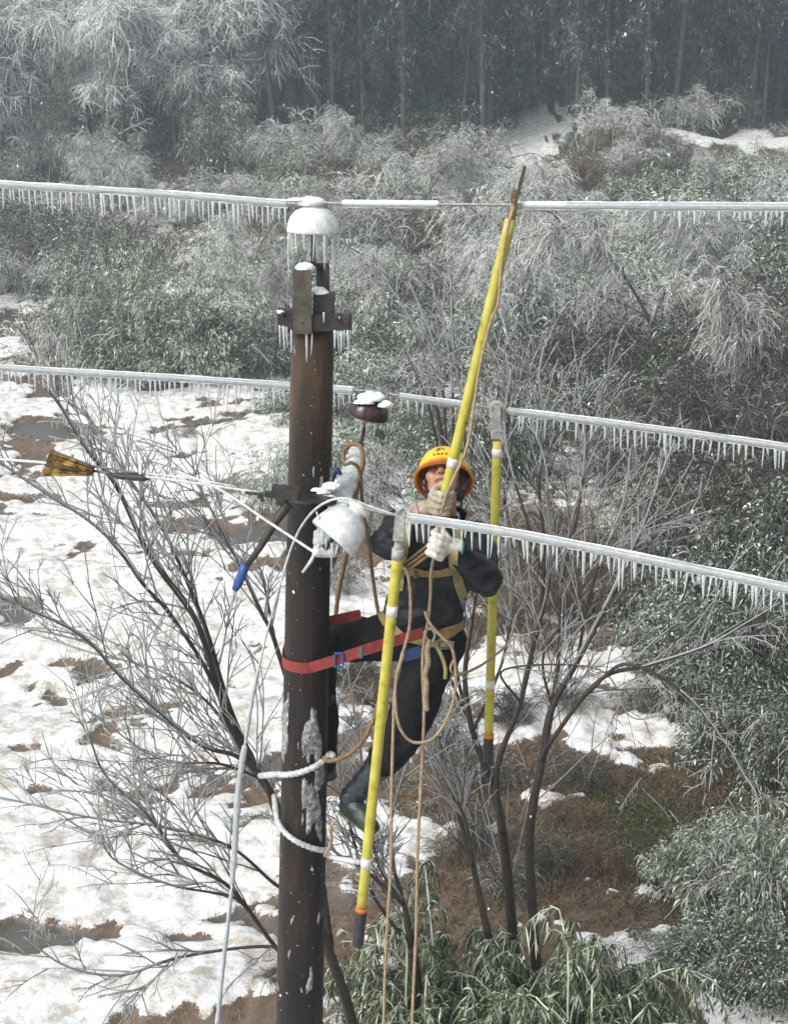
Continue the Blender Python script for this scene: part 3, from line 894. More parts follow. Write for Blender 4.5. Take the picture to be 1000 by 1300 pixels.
# ------------------------------------------------------------------ conductors with ice sleeves
def path_at(pts, u):
    """point of a smooth picture path where its picture x equals u"""
    best = min(range(len(pts)), key=lambda i: abs(pts[i][0] - u))
    return pts[best][1]
def uv_of(p):
    q = p - Vector((0, 0, CAMZ))
    fz = q.y * CP - q.z * SP
    upc = q.y * SP + q.z * CP
    return 500 + FPX * q.x / fz, 650 - FPX * upc / fz
def conductor(key, label, sleeve_ranges, icicles, snow_ranges=()):
    raw = catmull([P(*k) for k in key], 60)
    pts = [(uv_of(q)[0], q) for q in raw]
    w = empty('power_line', raw[len(raw) // 2], label, 'power line', 'iced conductors crossing the pole')
    m = MB(); m.tube(raw, .0062, 8); m.build('strand', M['alu'], w)
    rg = random.Random(len(label))
    for (u0, u1, r) in sleeve_ranges:
        seg = [q for (u, q) in pts if u0 <= u <= u1]
        if len(seg) < 2: continue
        dense = catmull(seg, 3)
        ra = [r * (.93 + .20 * noise.noise(q * 12) + .13 * noise.noise(q * 45)) for q in dense]
        ra[0] *= .5; ra[-1] *= .5
        dense = [q - Vector((0, 0, .002)) for q in dense]
        m = MB(); m.tube(dense, ra, 12); m.build('ice_sleeve', M['ice'], w)
        # pale tubes painting the bright refracted edges under and over the sleeve
        m = MB(); m.tube([q - Vector((0, 0, r * .86)) for q in dense], [x * .24 * (1.2 + .8 * noise.noise(q * 40)) for x, q in zip(ra, dense)], 6); m.build('lower_bright_edge', M['edge_ice'], w)
        m = MB(); m.tube([q + Vector((0, 0, r * .84)) for q in dense], [x * .20 * (1.2 + noise.noise(q * 9)) for x, q in zip(ra, dense)], 6); m.build('upper_bright_edge', M['edge_ice'], w)
    for (u0, u1, r) in snow_ranges:
        seg = [q for (u, q) in pts if u0 <= u <= u1]
        dense = catmull(seg, 3)
        m = MB(); m.tube([q + Vector((0, 0, r * .35)) for q in dense], [r * (.95 + .12 * noise.noise(q * 30)) * (.5 if i in (0, len(dense) - 1) else 1) for i, q in enumerate(dense)], 10)
        m.build('snow_strip', M['snow'], w)
    for (u0, u1, step, l0, l1) in icicles:
        u = u0
        while u < u1:
            q = path_at(pts, u)
            Ld = px(rg.uniform(l0, l1) * (1 if rg.random() > .12 else 1.3), q.y)
            hang(q - Vector((0, 0, .013)), Ld, w, rg.uniform(.7, 1.2), rg)
            u += step * rg.uniform(.65, 1.35)
    return w
M['edge_ice'] = mat_plain('bright_edge_ice', [(0.25, (.55, .58, .59)), (0.6, (.74, .77, .78))], 60, 0.3, 0.5, 0.004)
conductor([(-700, 188, 7.9), (-300, 210, 7.05), (0, 233, 6.4), (200, 245, 6.03), (362, 258, 5.74), (398, 256, 5.68), (432, 258, 5.63), (650, 260, 5.35), (1000, 262, 4.95), (1500, 266, 4.4)],
          'top iced power line over the pole cap insulator, bare where knocked clean beside the stick', [(-700, 366, .0155), (434, 560, .013), (652, 1500, .0150)],
          [(-60, 366, 7.2, 18, 33), (780, 1000, 15, 6, 14), (860, 1040, 24, 12, 26)], [(436, 560, .0105), (652, 720, .0105)])
conductor([(-600, 420, 8.3), (-250, 447, 7.7), (0, 466, 7.25), (200, 478, 6.9), (370, 489, 6.63), (446, 495, 6.5), (480, 497, 6.42), (506, 502, 6.4), (640, 520, 6.18), (800, 540, 5.9), (1000, 567, 5.6), (1500, 640, 5.0)],
          'iced power line tied to the dark brown snow topped insulator', [(-600, 450, .0175), (506, 608, .0150), (643, 1500, .0165)],
          [(-60, 366, 7.4, 18, 29), (424, 450, 7, 14, 26), (510, 545, 9, 12, 26), (565, 605, 12, 4, 9), (650, 1040, 8.6, 10, 34)])
conductor([(462, 645, 4.98), (490, 652, 4.95), (513, 655, 4.9), (650, 676, 4.7), (800, 705, 4.5), (1000, 746, 4.25), (1500, 858, 3.75)],
          'iced power line leaving the tipped white insulator past the worker, fringed with long icicles', [(518, 1500, .0165)],
          [(520, 1040, 8.4, 12, 40)])
# ------------------------------------------------------------------ the lineman
person = empty('person', P(470, 1055, 5.6), 'worker in black padded jacket, yellow hard hat and white gloves strapped to the pole', 'person')
# joints, measured in place
J = dict(
    neck=P(562, 656, 5.74), head=P(563, 612, 5.70),
    shR=P(506, 672, 5.74), elR=P(491, 690, 5.47), wrR=P(537, 646, 5.40),
    shL=P(604, 684, 5.72), elL=P(611, 732, 5.50), wrL=P(578, 694, 5.385),
    chest=P(549, 712, 5.75), waist=P(540, 768, 5.77), pelvis=P(531, 806, 5.78),
    hipR=P(508, 806, 5.77), knR=P(408, 818, 5.97), anR=P(410, 965, 5.93),
    hipL=P(556, 812, 5.76), knL=P(512, 935, 5.55), anL=P(446, 1012, 5.62))
U_ = (J['shL'] - J['shR']).normalized()                # across the shoulders, towards picture right
UPB = (J['neck'] - J['pelvis']).normalized()
FR = U_.cross(UPB).normalized()                         # chest front, towards the camera
if FR.y > 0: FR = -FR
def ring(c, rx, ry, n=20, sq=2.4, du=None, df=None):
    du = du or U_; df = df or FR
    out = []
    for k in range(n):
        a = 2 * PI * k / n
        x, y = math.cos(a), math.sin(a)
        x = math.copysign(abs(x) ** (2 / sq), x); y = math.copysign(abs(y) ** (2 / sq), y)
        out.append(c + du * rx * x + df * ry * y)
    return out
# --- body under the clothes: one continuous surface from head to feet
HC = J['head']
F_h = Vector((-.12, -.64, .76)).normalized()            # where the face points: up at the wire
X_h = Vector((1, -.06, .02)); X_h = (X_h - F_h * X_h.dot(F_h)).normalized()
U_h = X_h.cross(F_h) * -1
if U_h.z < 0: U_h = -U_h
RH = Matrix((X_h, F_h, U_h)).transposed()               # local x right, y forward, z crown
def H(x, f, u): return HC + X_h * x + F_h * f + U_h * u
b = MB()
b.sphere(H(0, -.012, .03), (.076, .096, .098), RH, 20, 14)
b.sphere(H(0, .030, -.045), (.062, .064, .074), RH, 18, 12)
b.sphere(H(0, .066, -.092), (.030, .024, .022), RH)
b.capsule(H(-.036, .076, .040), H(.036, .076, .040), .013, .013)
b.capsule(H(0, .082, .030), H(0, .108, -.018), .009, .0145)
b.sphere(H(-.014, .097, -.024), (.011, .012, .009), RH); b.sphere(H(.014, .097, -.024), (.011, .012, .009), RH)
b.sphere(H(-.043, .060, -.012), (.026, .028, .026), RH); b.sphere(H(.043, .060, -.012), (.026, .028, .026), RH)
b.sphere(H(0, .080, -.058), (.030, .018, .022), RH)
for s in (-1, 1):
    b.sphere(H(s * .078, -.008, -.002), (.011, .020, .032), RH); b.sphere(H(s * .082, -.004, .004), (.007, .012, .018), RH)
b.capsule(H(0, -.018, -.070), J['neck'] - UPB * .03, .054, .060)
b.loft([ring(J['neck'] - UPB * .02, .08, .06), ring(J['chest'] + UPB * .1, .15, .09), ring(J['chest'], .14, .095), ring(J['waist'], .125, .085), ring(J['pelvis'], .14, .09)])
for s in 'RL':
    b.capsule(J['sh' + s], J['el' + s], .048, .040); b.capsule(J['el' + s], J['wr' + s], .041, .029)
    b.capsule(J['hip' + s], J['kn' + s], .075, .052); b.capsule(J['kn' + s], J['an' + s], .050, .036)
    b.capsule(J['chest'] + UPB * .1, J['sh' + s], .06, .05)
me = remesh(b, .006, 3, 'body'); wrinkle(me, .0012, 60, 3.0); me.materials.append(M['skin'])
body = link('body', me, None, person)
# closed lids, brows, lips, moustache shadow, hair
for s in (-1, 1):
    m = MB(); m.sphere(H(s * .033, .073, .016), (.015, .013, .009), RH); m.build('eye', M['skin'], person)
    m = MB(); m.tube([H(s * .019, .0855, .013), H(s * .027, .0875, .0105), H(s * .036, .086, .0105), H(s * .047, .079, .014)], [.001, .0026, .0026, .001], 6); m.build('eyelash', M['hair'], person)
    m = MB(); m.tube([H(s * .015, .0895, .036), H(s * .030, .0915, .043), H(s * .050, .081, .040)], [.0035, .0050, .002], 6); m.build('eyebrow', M['hair'], person)
    m = MB(); m.sphere(H(s * .007, .1085, -.0305), (.0042, .004, .0030), RH, 8, 6); m.build('nostril', M['hair'], person)
m = MB(); m.tube([H(-.026, .090, -.057), H(-.012, .0975, -.0525), H(0, .099, -.054), H(.012, .0975, -.0525), H(.026, .090, -.057)], [.002, .0055, .006, .0055, .002], 8)
m.tube([H(-.024, .089, -.064), H(0, .0975, -.066), H(.024, .089, -.064)], [.002, .007, .002], 8); m.build('lips', M['lip'], person)
m = MB(); m.tube([H(-.025, .0905, -.061), H(0, .1005, -.060), H(.025, .0905, -.061)], [.001, .0022, .001], 6); m.build('mouth_line', M['hair'], person)
m = MB()
for s in (-1, 1):
    m.capsule(H(s * .074, .022, .030), H(s * .072, .012, -.035), .008, .005); m.capsule(H(s * .070, -.03, .03), H(s * .060, -.07, -.03), .022, .020)
m.sphere(H(0, -.06, .0), (.068, .055, .07), RH); me = remesh(m, .006, 2); wrinkle(me, .003, 90, 1); me.materials.append(M['hair']); link('hair', me, None, person)
# --- hard hat, tipped back with the head
hat = empty('hard_hat', HC); hat.parent = person; hat.location = HC - person.location
NA = 48
def hat_shell(off, mat, name, z_top, rim):
    V, F = [], []
    prof = []
    for i in range(11):
        t = i / 10; th = t * PI / 2
        prof.append((math.sin(th) ** .85, math.cos(th) ** .9))
    rows = 0
    for (pr, pz) in (prof if z_top > 0 else prof[-1:]):
        for k in range(NA):
            a = 2 * PI * k / NA
            rx, ry = .109 + off, .132 + off
            V.append(H(math.cos(a) * rx * pr, math.sin(a) * ry * pr - .008, .032 + pz * (z_top + off)))
        rows += 1
    for (fl, dz) in rim:
        for k in range(NA):
            a = 2 * PI * k / NA
            front = max(0.0, math.sin(a)) ** 3
            ex = fl * (1 + 2.6 * front)
            V.append(H(math.cos(a) * (.109 + off + fl), math.sin(a) * (.132 + off + ex) - .008, .032 + dz * (1 + 1.0 * front)))
        rows += 1
    for i in range(rows - 1):
        for k in range(NA):
            k2 = (k + 1) % NA
            F.append((i * NA + k, i * NA + k2, (i + 1) * NA + k2, (i + 1) * NA + k))
    m = MB(); m.add(V, F); return m.build(name, mat, hat)
hat_shell(0, M['helmet'], 'shell', .118, [(.004, -.008), (.008, -.013)])
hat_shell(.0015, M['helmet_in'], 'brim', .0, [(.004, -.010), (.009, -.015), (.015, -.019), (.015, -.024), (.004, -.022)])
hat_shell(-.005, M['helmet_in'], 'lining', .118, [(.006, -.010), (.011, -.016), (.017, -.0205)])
m = MB()                                                 # raised crown ribs
for s in (-1, 0, 1):
    m.tube([H(s * .028 * (1 - .4 * abs(math.cos(t))), math.sin(t) * .122 - .008, .036 + math.cos(t) * .1165) for t in np.linspace(-1.0, .75, 14)], [.004 + .0025 * math.sin(PI * i / 13) for i in range(14)], 8)
m.build('crown_rib', M['helmet'], hat)
for s in (-1, 1):
    m = MB(); m.tube([H(s * .095, .03, .02), H(s * .085, .04, -.03), H(s * .055, .05, -.085), H(s * .0, .062, -.118)], .0045, 6); m.build('chin_strap', M['cloth_black'], hat)
m = MB(); m.tube([H(.104, .0, .03), H(.092, .01, -.02), H(.083, .02, -.06)], [.010, .009, .006], 8); m.build('side_strap', M['iron_angle'], hat)
# printed emblem and a row of characters on the front of the hat
hb = [o for o in hat.children if o.name.startswith('shell')][0].data
hbv = BVHTree.FromPolygons([v.co.copy() for v in hb.vertices], [tuple(p.vertices) for p in hb.polygons])
def on_hat(x, z):
    o = H(x, .5, .032 + z); h = hbv.ray_cast(o, -F_h)
    if h[0] is None:
        return H(x, .138, .032 + z)
    return h[0] + F_h * .0015
m = MB()
m.tube([on_hat(-.020, .040), on_hat(-.019, .052), on_hat(-.010, .060), on_hat(.002, .060), on_hat(.009, .054), on_hat(.008, .045)], .0022, 6)
m.tube([on_hat(-.012, .038), on_hat(-.011, .050), on_hat(-.002, .050)], .0020, 6); m.build('emblem', M['ink'], hat)
for i in range(5):
    x0 = -.034 + i * .0165
    m = MB()
    for (a, c, d, e) in ((0, 0, .010, 0), (0, .006, .010, .006), (.005, -.003, .005, .009), (0, -.003, .001, .003), (.010, -.003, .009, .004))[: 3 + (i * 2) % 3]:
        m.tube([on_hat(x0 + a, .020 + c), on_hat(x0 + d, .020 + e)], .0011, 5)
    m.build('printed_character', M['ink'], hat)
# --- jacket: torso, collar and padded sleeves fused into one surface
k = MB()
k.loft([ring(J['neck'] - UPB * .015, .075, .068), ring(J['neck'] - UPB * .05, .135, .085), ring(J['chest'] + UPB * .115, .185, .115), ring(J['chest'] + UPB * .03, .178, .128),
        ring(J['waist'] + UPB * .08, .170, .125), ring(J['waist'], .168, .125), ring(J['waist'] - UPB * .06, .172, .130), ring(J['pelvis'] + UPB * .015, .178, .135)])
k.sphere(J['shR'] + UPB * .01, (.078, .075, .07)); k.sphere(J['shL'] + UPB * .0, (.078, .075, .07))
k.capsule(J['shR'], J['elR'], .074, .066); k.capsule(J['elR'], J['elR'].lerp(J['wrR'], .62), .066, .047)
k.capsule(J['shL'], J['elL'], .080, .072); k.capsule(J['elL'], J['elL'].lerp(J['wrL'], .86), .070, .046)
k.sphere(J['elL'] + Vector((.015, 0, -.01)), (.075, .07, .075))
me = remesh(k, .0085, 5, 'jacket')
wrinkle(me, .015, 8, 4.0, (1, 1, 1.5)); wrinkle(me, .009, 11, 7.0, (1, 1, 2.2), True); smooth_mesh(me, 2)
me.materials.append(M['cloth_black']); jacket = link('jacket', me, None, person)
m = MB()                                                 # stand-up collar, open at the throat
V, F = [], []
for i in range(25):
    a = -PI * .36 + (2 * PI - PI * .28) * i / 24 - PI * .5 + PI * .5
    ca_, sa_ = math.cos(a + PI * .5 + PI * .14 + .0), math.sin(a + PI * .5 + PI * .14)
    base = J['neck'] - UPB * .02 + U_ * .080 * ca_ + FR * .072 * sa_
    topp = base + UPB * .052 + U_ * .006 * ca_ + FR * .004 * sa_
    for q, o in ((base, .0), (topp, .0), (topp, .010), (base, .012)):
        V.append(q + (U_ * ca_ + FR * sa_) * o)
for i in range(24):
    for j in range(4):
        F.append((i * 4 + j, i * 4 + (j + 1) % 4, i * 4 + 4 + (j + 1) % 4, i * 4 + 4 + j))
m.add(V, F); m.build('jacket_collar', M['cloth_black'], person)
m = MB(); m.tube([J['neck'] + U_ * .055 * math.cos(a) + FR * (.062 * math.sin(a) + .005) + UPB * (.010 - .018 * max(0, math.sin(a))) for a in np.linspace(-.4, PI + .4, 15)], [.016] * 15, 8)
m.build('shirt_collar', M['collar'], person)
# --- trousers
k = MB()
k.loft([ring(J['waist'] - UPB * .02, .155, .115), ring(J['pelvis'] + UPB * .02, .168, .126), ring(J['pelvis'] - UPB * .06, .160, .120), ring(J['pelvis'] - UPB * .11, .10, .09)])
k.capsule(J['hipR'], J['knR'], .110, .082); k.capsule(J['knR'], J['anR'], .074, .062)
k.capsule(J['hipL'], J['knL'], .118, .090); k.capsule(J['knL'], J['knL'].lerp(J['anL'], .35), .089, .074)
me = remesh(k, .009, 5, 'trousers')
wrinkle(me, .012, 9, 14.0); wrinkle(me, .009, 12, 17.0, (1, 1, 2.0), True); smooth_mesh(me, 2)
me.materials.append(M['cloth_trouser']); trousers = link('trousers', me, None, person)
# --- rubber boots
def boot(ankle, knee, toe_dir, top_t, name='boot'):
    e = empty(name, ankle); e.parent = person; e.location = ankle - person.location
    up = (knee - ankle).normalized(); toe = Vector(toe_dir).normalized()
    k = MB(); k.capsule(ankle.lerp(knee, top_t), ankle, .068, .050)
    k.sphere(ankle, (.052, .052, .052))
    me = remesh(k, .008, 4); wrinkle(me, .006, 22, 2.0, (1, 1, 2)); me.materials.append(M['boot']); link('boot_shaft', me, None, e)
    k = MB(); heel = ankle - Vector((0, 0, .055)) - toe * .02
    k.capsule(ankle, heel, .050, .044); k.capsule(heel, heel + toe * .15 - Vector((0, 0, .004)), .044, .040); k.capsule(ankle - Vector((0, 0, .015)), heel + toe * .13, .046, .040)
    me = remesh(k, .007, 4); wrinkle(me, .004, 30, 6.0); me.materials.append(M['boot_olive']); link('boot_foot', me, None, e)
    k = MB(); s0 = heel - Vector((0, 0, .036)); k.capsule(s0 - toe * .01, s0 + toe * .155, .038, .036)
    me = remesh(k, .007, 3)
    for v in me.vertices: v.co.z = s0.z + (v.co.z - s0.z) * .42
    me.materials.append(M['boot_sole']); link('boot_sole', me, None, e)
    return e
boot(J['anL'], J['knL'], (.62, -.72, -.22), .86)
boot(J['anR'], J['knR'], (-.7, -.35, -.1), .55)
# --- gloved hands, five fingers closed round what they hold
def hand(center, axis, palm_dir, wrist, r_hold, mat, name, flip=1):
    """axis: direction of the held shaft; palm_dir: from shaft to palm; fingers sweep round the camera side"""
    z = Vector(axis).normalized(); x = Vector(palm_dir); x = (x - z * x.dot(z)).normalized(); y = z.cross(x)
    if y.y > 0: y = -y
    k = MB(); c = Vector(center)
    fr = .0118
    R = r_hold + fr
    def at(a, h, rr=None):
        rr = rr or R
        return c + (x * math.cos(a) + y * math.sin(a)) * rr + z * h
    lens = (2.15, 2.35, 2.25, 1.85)
    for i in range(4):
        h = (.039 - i * .0262) * flip
        steps = [0.0, .85, 1.55, 2.15, lens[i] + .35]
        rad = [fr * 1.12, fr * 1.1, fr * 1.05, fr, fr * .88]
        rr = [R + .016, R + .010, R + .004, R + .001, R]
        pts = [at(a, h + .003 * (a - 1) * flip, q) for a, q in zip(steps, rr)]
        for j in range(4):
            k.capsule(pts[j], pts[j + 1], rad[j], rad[j + 1], 9)
    # palm and back of the hand
    for h in (.034, .012, -.012, -.034):
        k.capsule(at(0, h * flip, R + .012), at(-.75, h * .92 * flip, R + .020), .0150, .0165, 10)
        k.capsule(at(-.75, h * .92 * flip, R + .020), Vector(wrist).lerp(c, .35) + z * h * .4 * flip, .0165, .022, 10)
    # thumb, leaving the side of the palm and closing over the fingers
    t0 = at(-.7, .042 * flip, R + .012); t1 = at(-1.5, .062 * flip, R + .006); t2 = at(-2.3, .056 * flip, R + .003); t3 = at(-2.9, .044 * flip, R + .003)
    k.capsule(Vector(wrist).lerp(t0, .6), t0, .019, .0165, 10); k.capsule(t0, t1, .0155, .0138, 10); k.capsule(t1, t2, .0138, .0125, 10); k.capsule(t2, t3, .0125, .0105, 10)
    k.capsule(Vector(wrist).lerp(c, .35), Vector(wrist) - (c - Vector(wrist)).normalized() * .012, .029, .0345, 12)
    me = remesh(k, .0036, 2, name); wrinkle(me, .0014, 55, 5.0); me.materials.append(mat)
    o = link(name, me, None, person)
    return o
stick_top, stick_bot = P(651, 264, 5.32), P(556, 664, 5.40)
ax_c = (stick_top - stick_bot).normalized()
grip_c = stick_bot + ax_c * (stick_top - stick_bot).length * .072
hand(grip_c, ax_c, Vector((-1, -.25, -.30)), J['wrR'] + (grip_c - J['wrR']) * .12, .0175, M['glove'], 'glove')
rope_grip = P(552, 692, 5.365)
ax_r = (P(566, 640, 5.39) - P(541, 715, 5.34)).normalized()
hand(rope_grip, ax_r, Vector((1, -.35, -.12)), J['wrL'] + (rope_grip - J['wrL']) * .12, .013, M['glove_clean'], 'glove')
M['green'] = mat_plain('green_cuff', [(0.3, (.02, .16, .08)), (0.7, (.03, .24, .12))], 40, 0.9, 0.2, 0.001)
for (a, c, nm, mt) in ((J['wrR'], grip_c, 'cuff', M['glove']), (J['wrL'], rope_grip, 'cuff', M['green'])):
    d = (c - a).normalized(); m = MB()
    w_ = a + (c - a) * .12; m.lathe(w_ - d * .030, d, [(.030, -.004), (.0365, -.005), (.038, 0.0), (.0365, .004), (.030, .004)], 18); m.build(nm, mt, person)
# --- harness straps laid on the clothes
def bvh_of(objs):
    V, F = [], []
    for o in objs:
        b0 = len(V); V += [v.co.copy() for v in o.data.vertices]; F += [tuple(i + b0 for i in p.vertices) for p in o.data.polygons]
    return BVHTree.FromPolygons(V, F)
CLOTH = bvh_of([jacket, trousers])
def strap(name, pix, width, mat, parent, off=.006, thick=.004, Yd=5.62):
    dense = []
    for i in range(len(pix) - 1):
        (u0, v0), (u1, v1) = pix[i], pix[i + 1]
        n = max(2, int(math.hypot(u1 - u0, v1 - v0) / 3))
        dense += [(u0 + (u1 - u0) * t / n, v0 + (v1 - v0) * t / n) for t in range(n)]
    dense.append(pix[-1])
    pts, nor = [], []
    for (u, v) in dense:
        h = CLOTH.ray_cast(Vector((0, 0, CAMZ)), raydir(u, v).normalized())
        if h[0] is not None:
            pts.append(h[0]); nor.append(h[1])
    if len(pts) < 3: return None
    for _ in range(3):
        pts = [pts[0]] + [(pts[i - 1] + pts[i] * 2 + pts[i + 1]) / 4 for i in range(1, len(pts) - 1)] + [pts[-1]]
        nor = [nor[0]] + [(nor[i - 1] + nor[i] * 2 + nor[i + 1]).normalized() for i in range(1, len(nor) - 1)] + [nor[-1]]
    V, F = [], []
    for i, (p, n) in enumerate(zip(pts, nor)):
        t = (pts[min(i + 1, len(pts) - 1)] - pts[max(i - 1, 0)]).normalized()
        s = t.cross(n).normalized() * width / 2
        V += [p + n * off - s, p + n * off + s, p + n * (off + thick) + s, p + n * (off + thick) - s]
    for i in range(len(pts) - 1):
        for j in range(4):
            F.append((i * 4 + j, i * 4 + (j + 1) % 4, i * 4 + 4 + (j + 1) % 4, i * 4 + 4 + j))
    F += [(0, 1, 2, 3), tuple(len(V) - 4 + j for j in (3, 2, 1, 0))]
    m = MB(); m.add(V, F); return m.build(name, mat, parent, False)
hr = empty('safety_harness', J['waist']); hr.parent = person; hr.location = J['waist'] - person.location
strap('chest_strap', [(506, 722), (530, 726), (552, 728), (574, 724)], .036, M['webbing'], hr)
strap('shoulder_strap', [(592, 655), (584, 668), (578, 690), (576, 715), (580, 735), (588, 762)], .040, M['webbing_olive'], hr)
strap('shoulder_strap', [(513, 668), (512, 695), (511, 725), (508, 750)], .036, M['webbing_olive'], hr)
strap('side_strap', [(586, 760), (588, 775), (588, 792)], .042, M['blue'], hr)
strap('thigh_strap', [(482, 765), (488, 785), (500, 800), (512, 812)], .044, M['webbing'], hr)
strap('thigh_strap', [(592, 785), (582, 795), (570, 802), (558, 806)], .050, M['webbing'], hr)
strap('waist_pad', [(512, 832), (525, 830), (536, 826)], .05, M['blue_dark'], hr)
strap('waist_belt', [(500, 806), (520, 812), (545, 816), (575, 818)], .03, M['webbing_olive'], hr)
for (u, v) in ((516, 722), (527, 728)):
    h = CLOTH.ray_cast(Vector((0, 0, CAMZ)), raydir(u, v).normalized())
    if h[0] is not None:
        m = MB(); m.box(h[0] + h[1] * .012, (.016, .012, .034)); m.build('buckle', M['boot_sole'], hr, False, .003)
h = CLOTH.ray_cast(Vector((0, 0, CAMZ)), raydir(562, 818).normalized())
if h[0] is not None:
    m = MB(); q = h[0] + h[1] * .014
    for (a, c) in (((-.022, -.02), (.022, -.02)), ((.022, -.02), (.022, .02)), ((.022, .02), (-.022, .02)), ((-.022, .02), (-.022, -.02))):
        m.tube([q + Vector((a[0], 0, a[1])), q + Vector((c[0], 0, c[1]))], .005, 6)
    m.build('buckle', M['steel'], hr)
# ------------------------------------------------------------------ red pole strap
rs = empty('pole_strap', P(390, 850, 5.6), 'red webbing safety strap looped round the pole to the harness', 'safety strap')
def ribbon(name, pts, width, mat, parent, thick=.005, updir=(0, 0, 1)):
    V, F = [], []
    for i, p in enumerate(pts):
        t = (pts[min(i + 1, len(pts) - 1)] - pts[max(i - 1, 0)]).normalized()
        up = Vector(updir); up = (up - t * up.dot(t)).normalized(); n = t.cross(up)
        V += [p - up * width / 2 - n * thick / 2, p + up * width / 2 - n * thick / 2, p + up * width / 2 + n * thick / 2, p - up * width / 2 + n * thick / 2]
    for i in range(len(pts) - 1):
        for j in range(4):
            F.append((i * 4 + j, i * 4 + (j + 1) % 4, i * 4 + 4 + (j + 1) % 4, i * 4 + 4 + j))
    F += [(0, 1, 2, 3), tuple(len(V) - 4 + j for j in (3, 2, 1, 0))]
    m = MB(); m.add(V, F); return m.build(name, mat, parent, False)
pts = []
back0, front1 = P(458, 780, 5.80), P(538, 803, 5.60)
zf = P(390, 848, YP - .1).z; zb = P(414, 792, YP + .1).z
arc = []
for i in range(25):
    a = PI * .40 + (PI * 1.5 - PI * .33) * i / 24
    t = i / 24
    z = zb + (zf - zb) * min(1, t * 1.6) if t < .625 else zf
    z = zf + (zb - zf) * (1 - sstep(0, .62, np.array(t)).item())
    c = pole_c(z); r = pole_r(z) + .005
    arc.append(c + Vector((math.cos(a) * r, math.sin(a) * r, 0)))
webb = catmull([back0, back0.lerp(arc[0], .5)], 4) + arc
tail = catmull([arc[-1], P(432, 836, 5.575), P(470, 823, 5.56), front1], 8)[1:]
ribbon('webbing', webb + tail, .046, M['red_web'], rs)
def frame(name, c, w, h, mat, parent, t=.006, yaw=0):
    m = MB(); R = Matrix.Rotation(yaw, 3, 'Z')
    for (dx, dz, sx, sz) in ((-w / 2, 0, t, h), (w / 2, 0, t, h), (0, -h / 2, w, t), (0, h / 2, w, t)):
        m.box(Vector(c) + R @ Vector((dx, 0, dz)), (sx + t * .2, .012, sz + t * .3), R)
    return m.build(name, mat, parent, False, .0015)
frame('adjuster_buckle', P(430, 838, 5.565), .034, .060, M['blue'], rs)
m = MB(); m.box(P(458, 828, 5.556), (.014, .010, .052)); m.build('slider', M['teal'], rs, False, .002)
m = MB(); m.tube(catmull([front1, P(546, 798, 5.575), P(552, 806, 5.575), P(546, 816, 5.58), front1], 6), .005, 8); m.build('carabiner', M['head_metal'], rs)

# ------------------------------------------------------------------ insulating sticks
def stick(name, label, top, bot, r, grip_len, tapes=(), ring_at=None):
    e = empty(name, bot, label, 'insulating stick', 'yellow insulating sticks')
    d = (top - bot); L = d.length; d.normalize()
    g = bot + d * grip_len
    m = MB(); m.tube(catmull([g, top], 20), r, 18); m.build('tube', M['stick'], e)
    if grip_len > 0:
        m = MB(); n = 16
        m.tube([bot + d * grip_len * i / n for i in range(n + 1)], [r * (1.0 if i in (0, n) else (1.16 if i % 3 else 1.06)) for i in range(n + 1)], 16); m.build('grip', M['rubber'], e)
        m = MB(); m.lathe(g, d, [(r * .9, -.008), (r * 1.2, -.008), (r * 1.2, .008), (r * .9, .008)], 16); m.build('end_ring', M['orange'], e)
    for t in tapes:
        m = MB(); m.lathe(bot + d * L * t, d, [(r, -.02), (r * 1.05, -.02), (r * 1.05, .02), (r, .02)], 16); m.build('tape', M['tape'], e)
    return e, d
top_a, bot_a = P(505, 700, 4.93), P(454, 1200, 4.95)
ea, da = stick('insulating_stick', 'yellow insulating stick hooked on the wire beside the tipped white insulator', top_a, bot_a, px(7.2, 4.95), .16, (.225, .86))
m = MB(); w = P(511, 655, 4.9); R3 = Matrix.Rotation(math.radians(5), 3, 'Y')
m.box(w + Vector((-.012, .01, -.035)), (.036, .03, .115), R3); m.tube(catmull([P(507, 665, 4.92), P(506, 648, 4.9), P(513, 644, 4.9), P(519, 650, 4.9), P(517, 664, 4.9)], 6), .011, 10)
m.build('clamp_head', M['head_metal'], ea, False, .004)
m = MB(); m.tube([P(507, 684, 4.92), top_a - da * .01], [.014, .021], 14); m.lathe(top_a, da, [(.0, -.03), (.0225, -.03), (.0225, .012), (0, .012)], 16); m.build('ferrule', M['head_metal'], ea)
for L_, t in ((.09, 0), (.05, 1)):
    hang(P(516 + t * 3, 662, 4.9), L_, ea, 1.2)
top_b, bot_b = P(631, 560, 6.17), P(619, 968, 6.15)
eb, db = stick('insulating_stick', 'yellow insulating stick hanging from the wire behind the worker and his elbow', top_b, bot_b, px(6.2, 6.15), .135, (.255, .965))
m = MB(); m.box(P(629, 536, 6.17), (.040, .03, .15)); m.box(P(631, 553, 6.17), (.046, .036, .02)); m.tube(catmull([P(624, 530, 6.18), P(625, 514, 6.18), P(631, 511, 6.18), P(637, 516, 6.18), P(637, 535, 6.18)], 5), .012, 10)
m.build('clamp_head', M['head_metal'], eb, False, .004)
ec, dc = stick('insulating_stick', 'yellow insulating stick raised in gloved hands to the top wire', P(648, 278, 5.322), stick_bot, px(7.0, 5.35), 0, (.21,))
m = MB(); m.tube([P(648, 280, 5.322), P(653, 258, 5.318)], [.016, .013], 12); m.build('ferrule', M['webbing'], ec)
m = MB(); m.beam(P(653, 262, 5.31), P(666, 211, 5.30), .012, .020, (0, 1, 0)); m.tube(catmull([P(653, 262, 5.345), P(650, 250, 5.35), P(654, 243, 5.35), P(660, 246, 5.34)], 5), .008, 8); m.build('hook_blade', M['iron_angle'], ec, False)
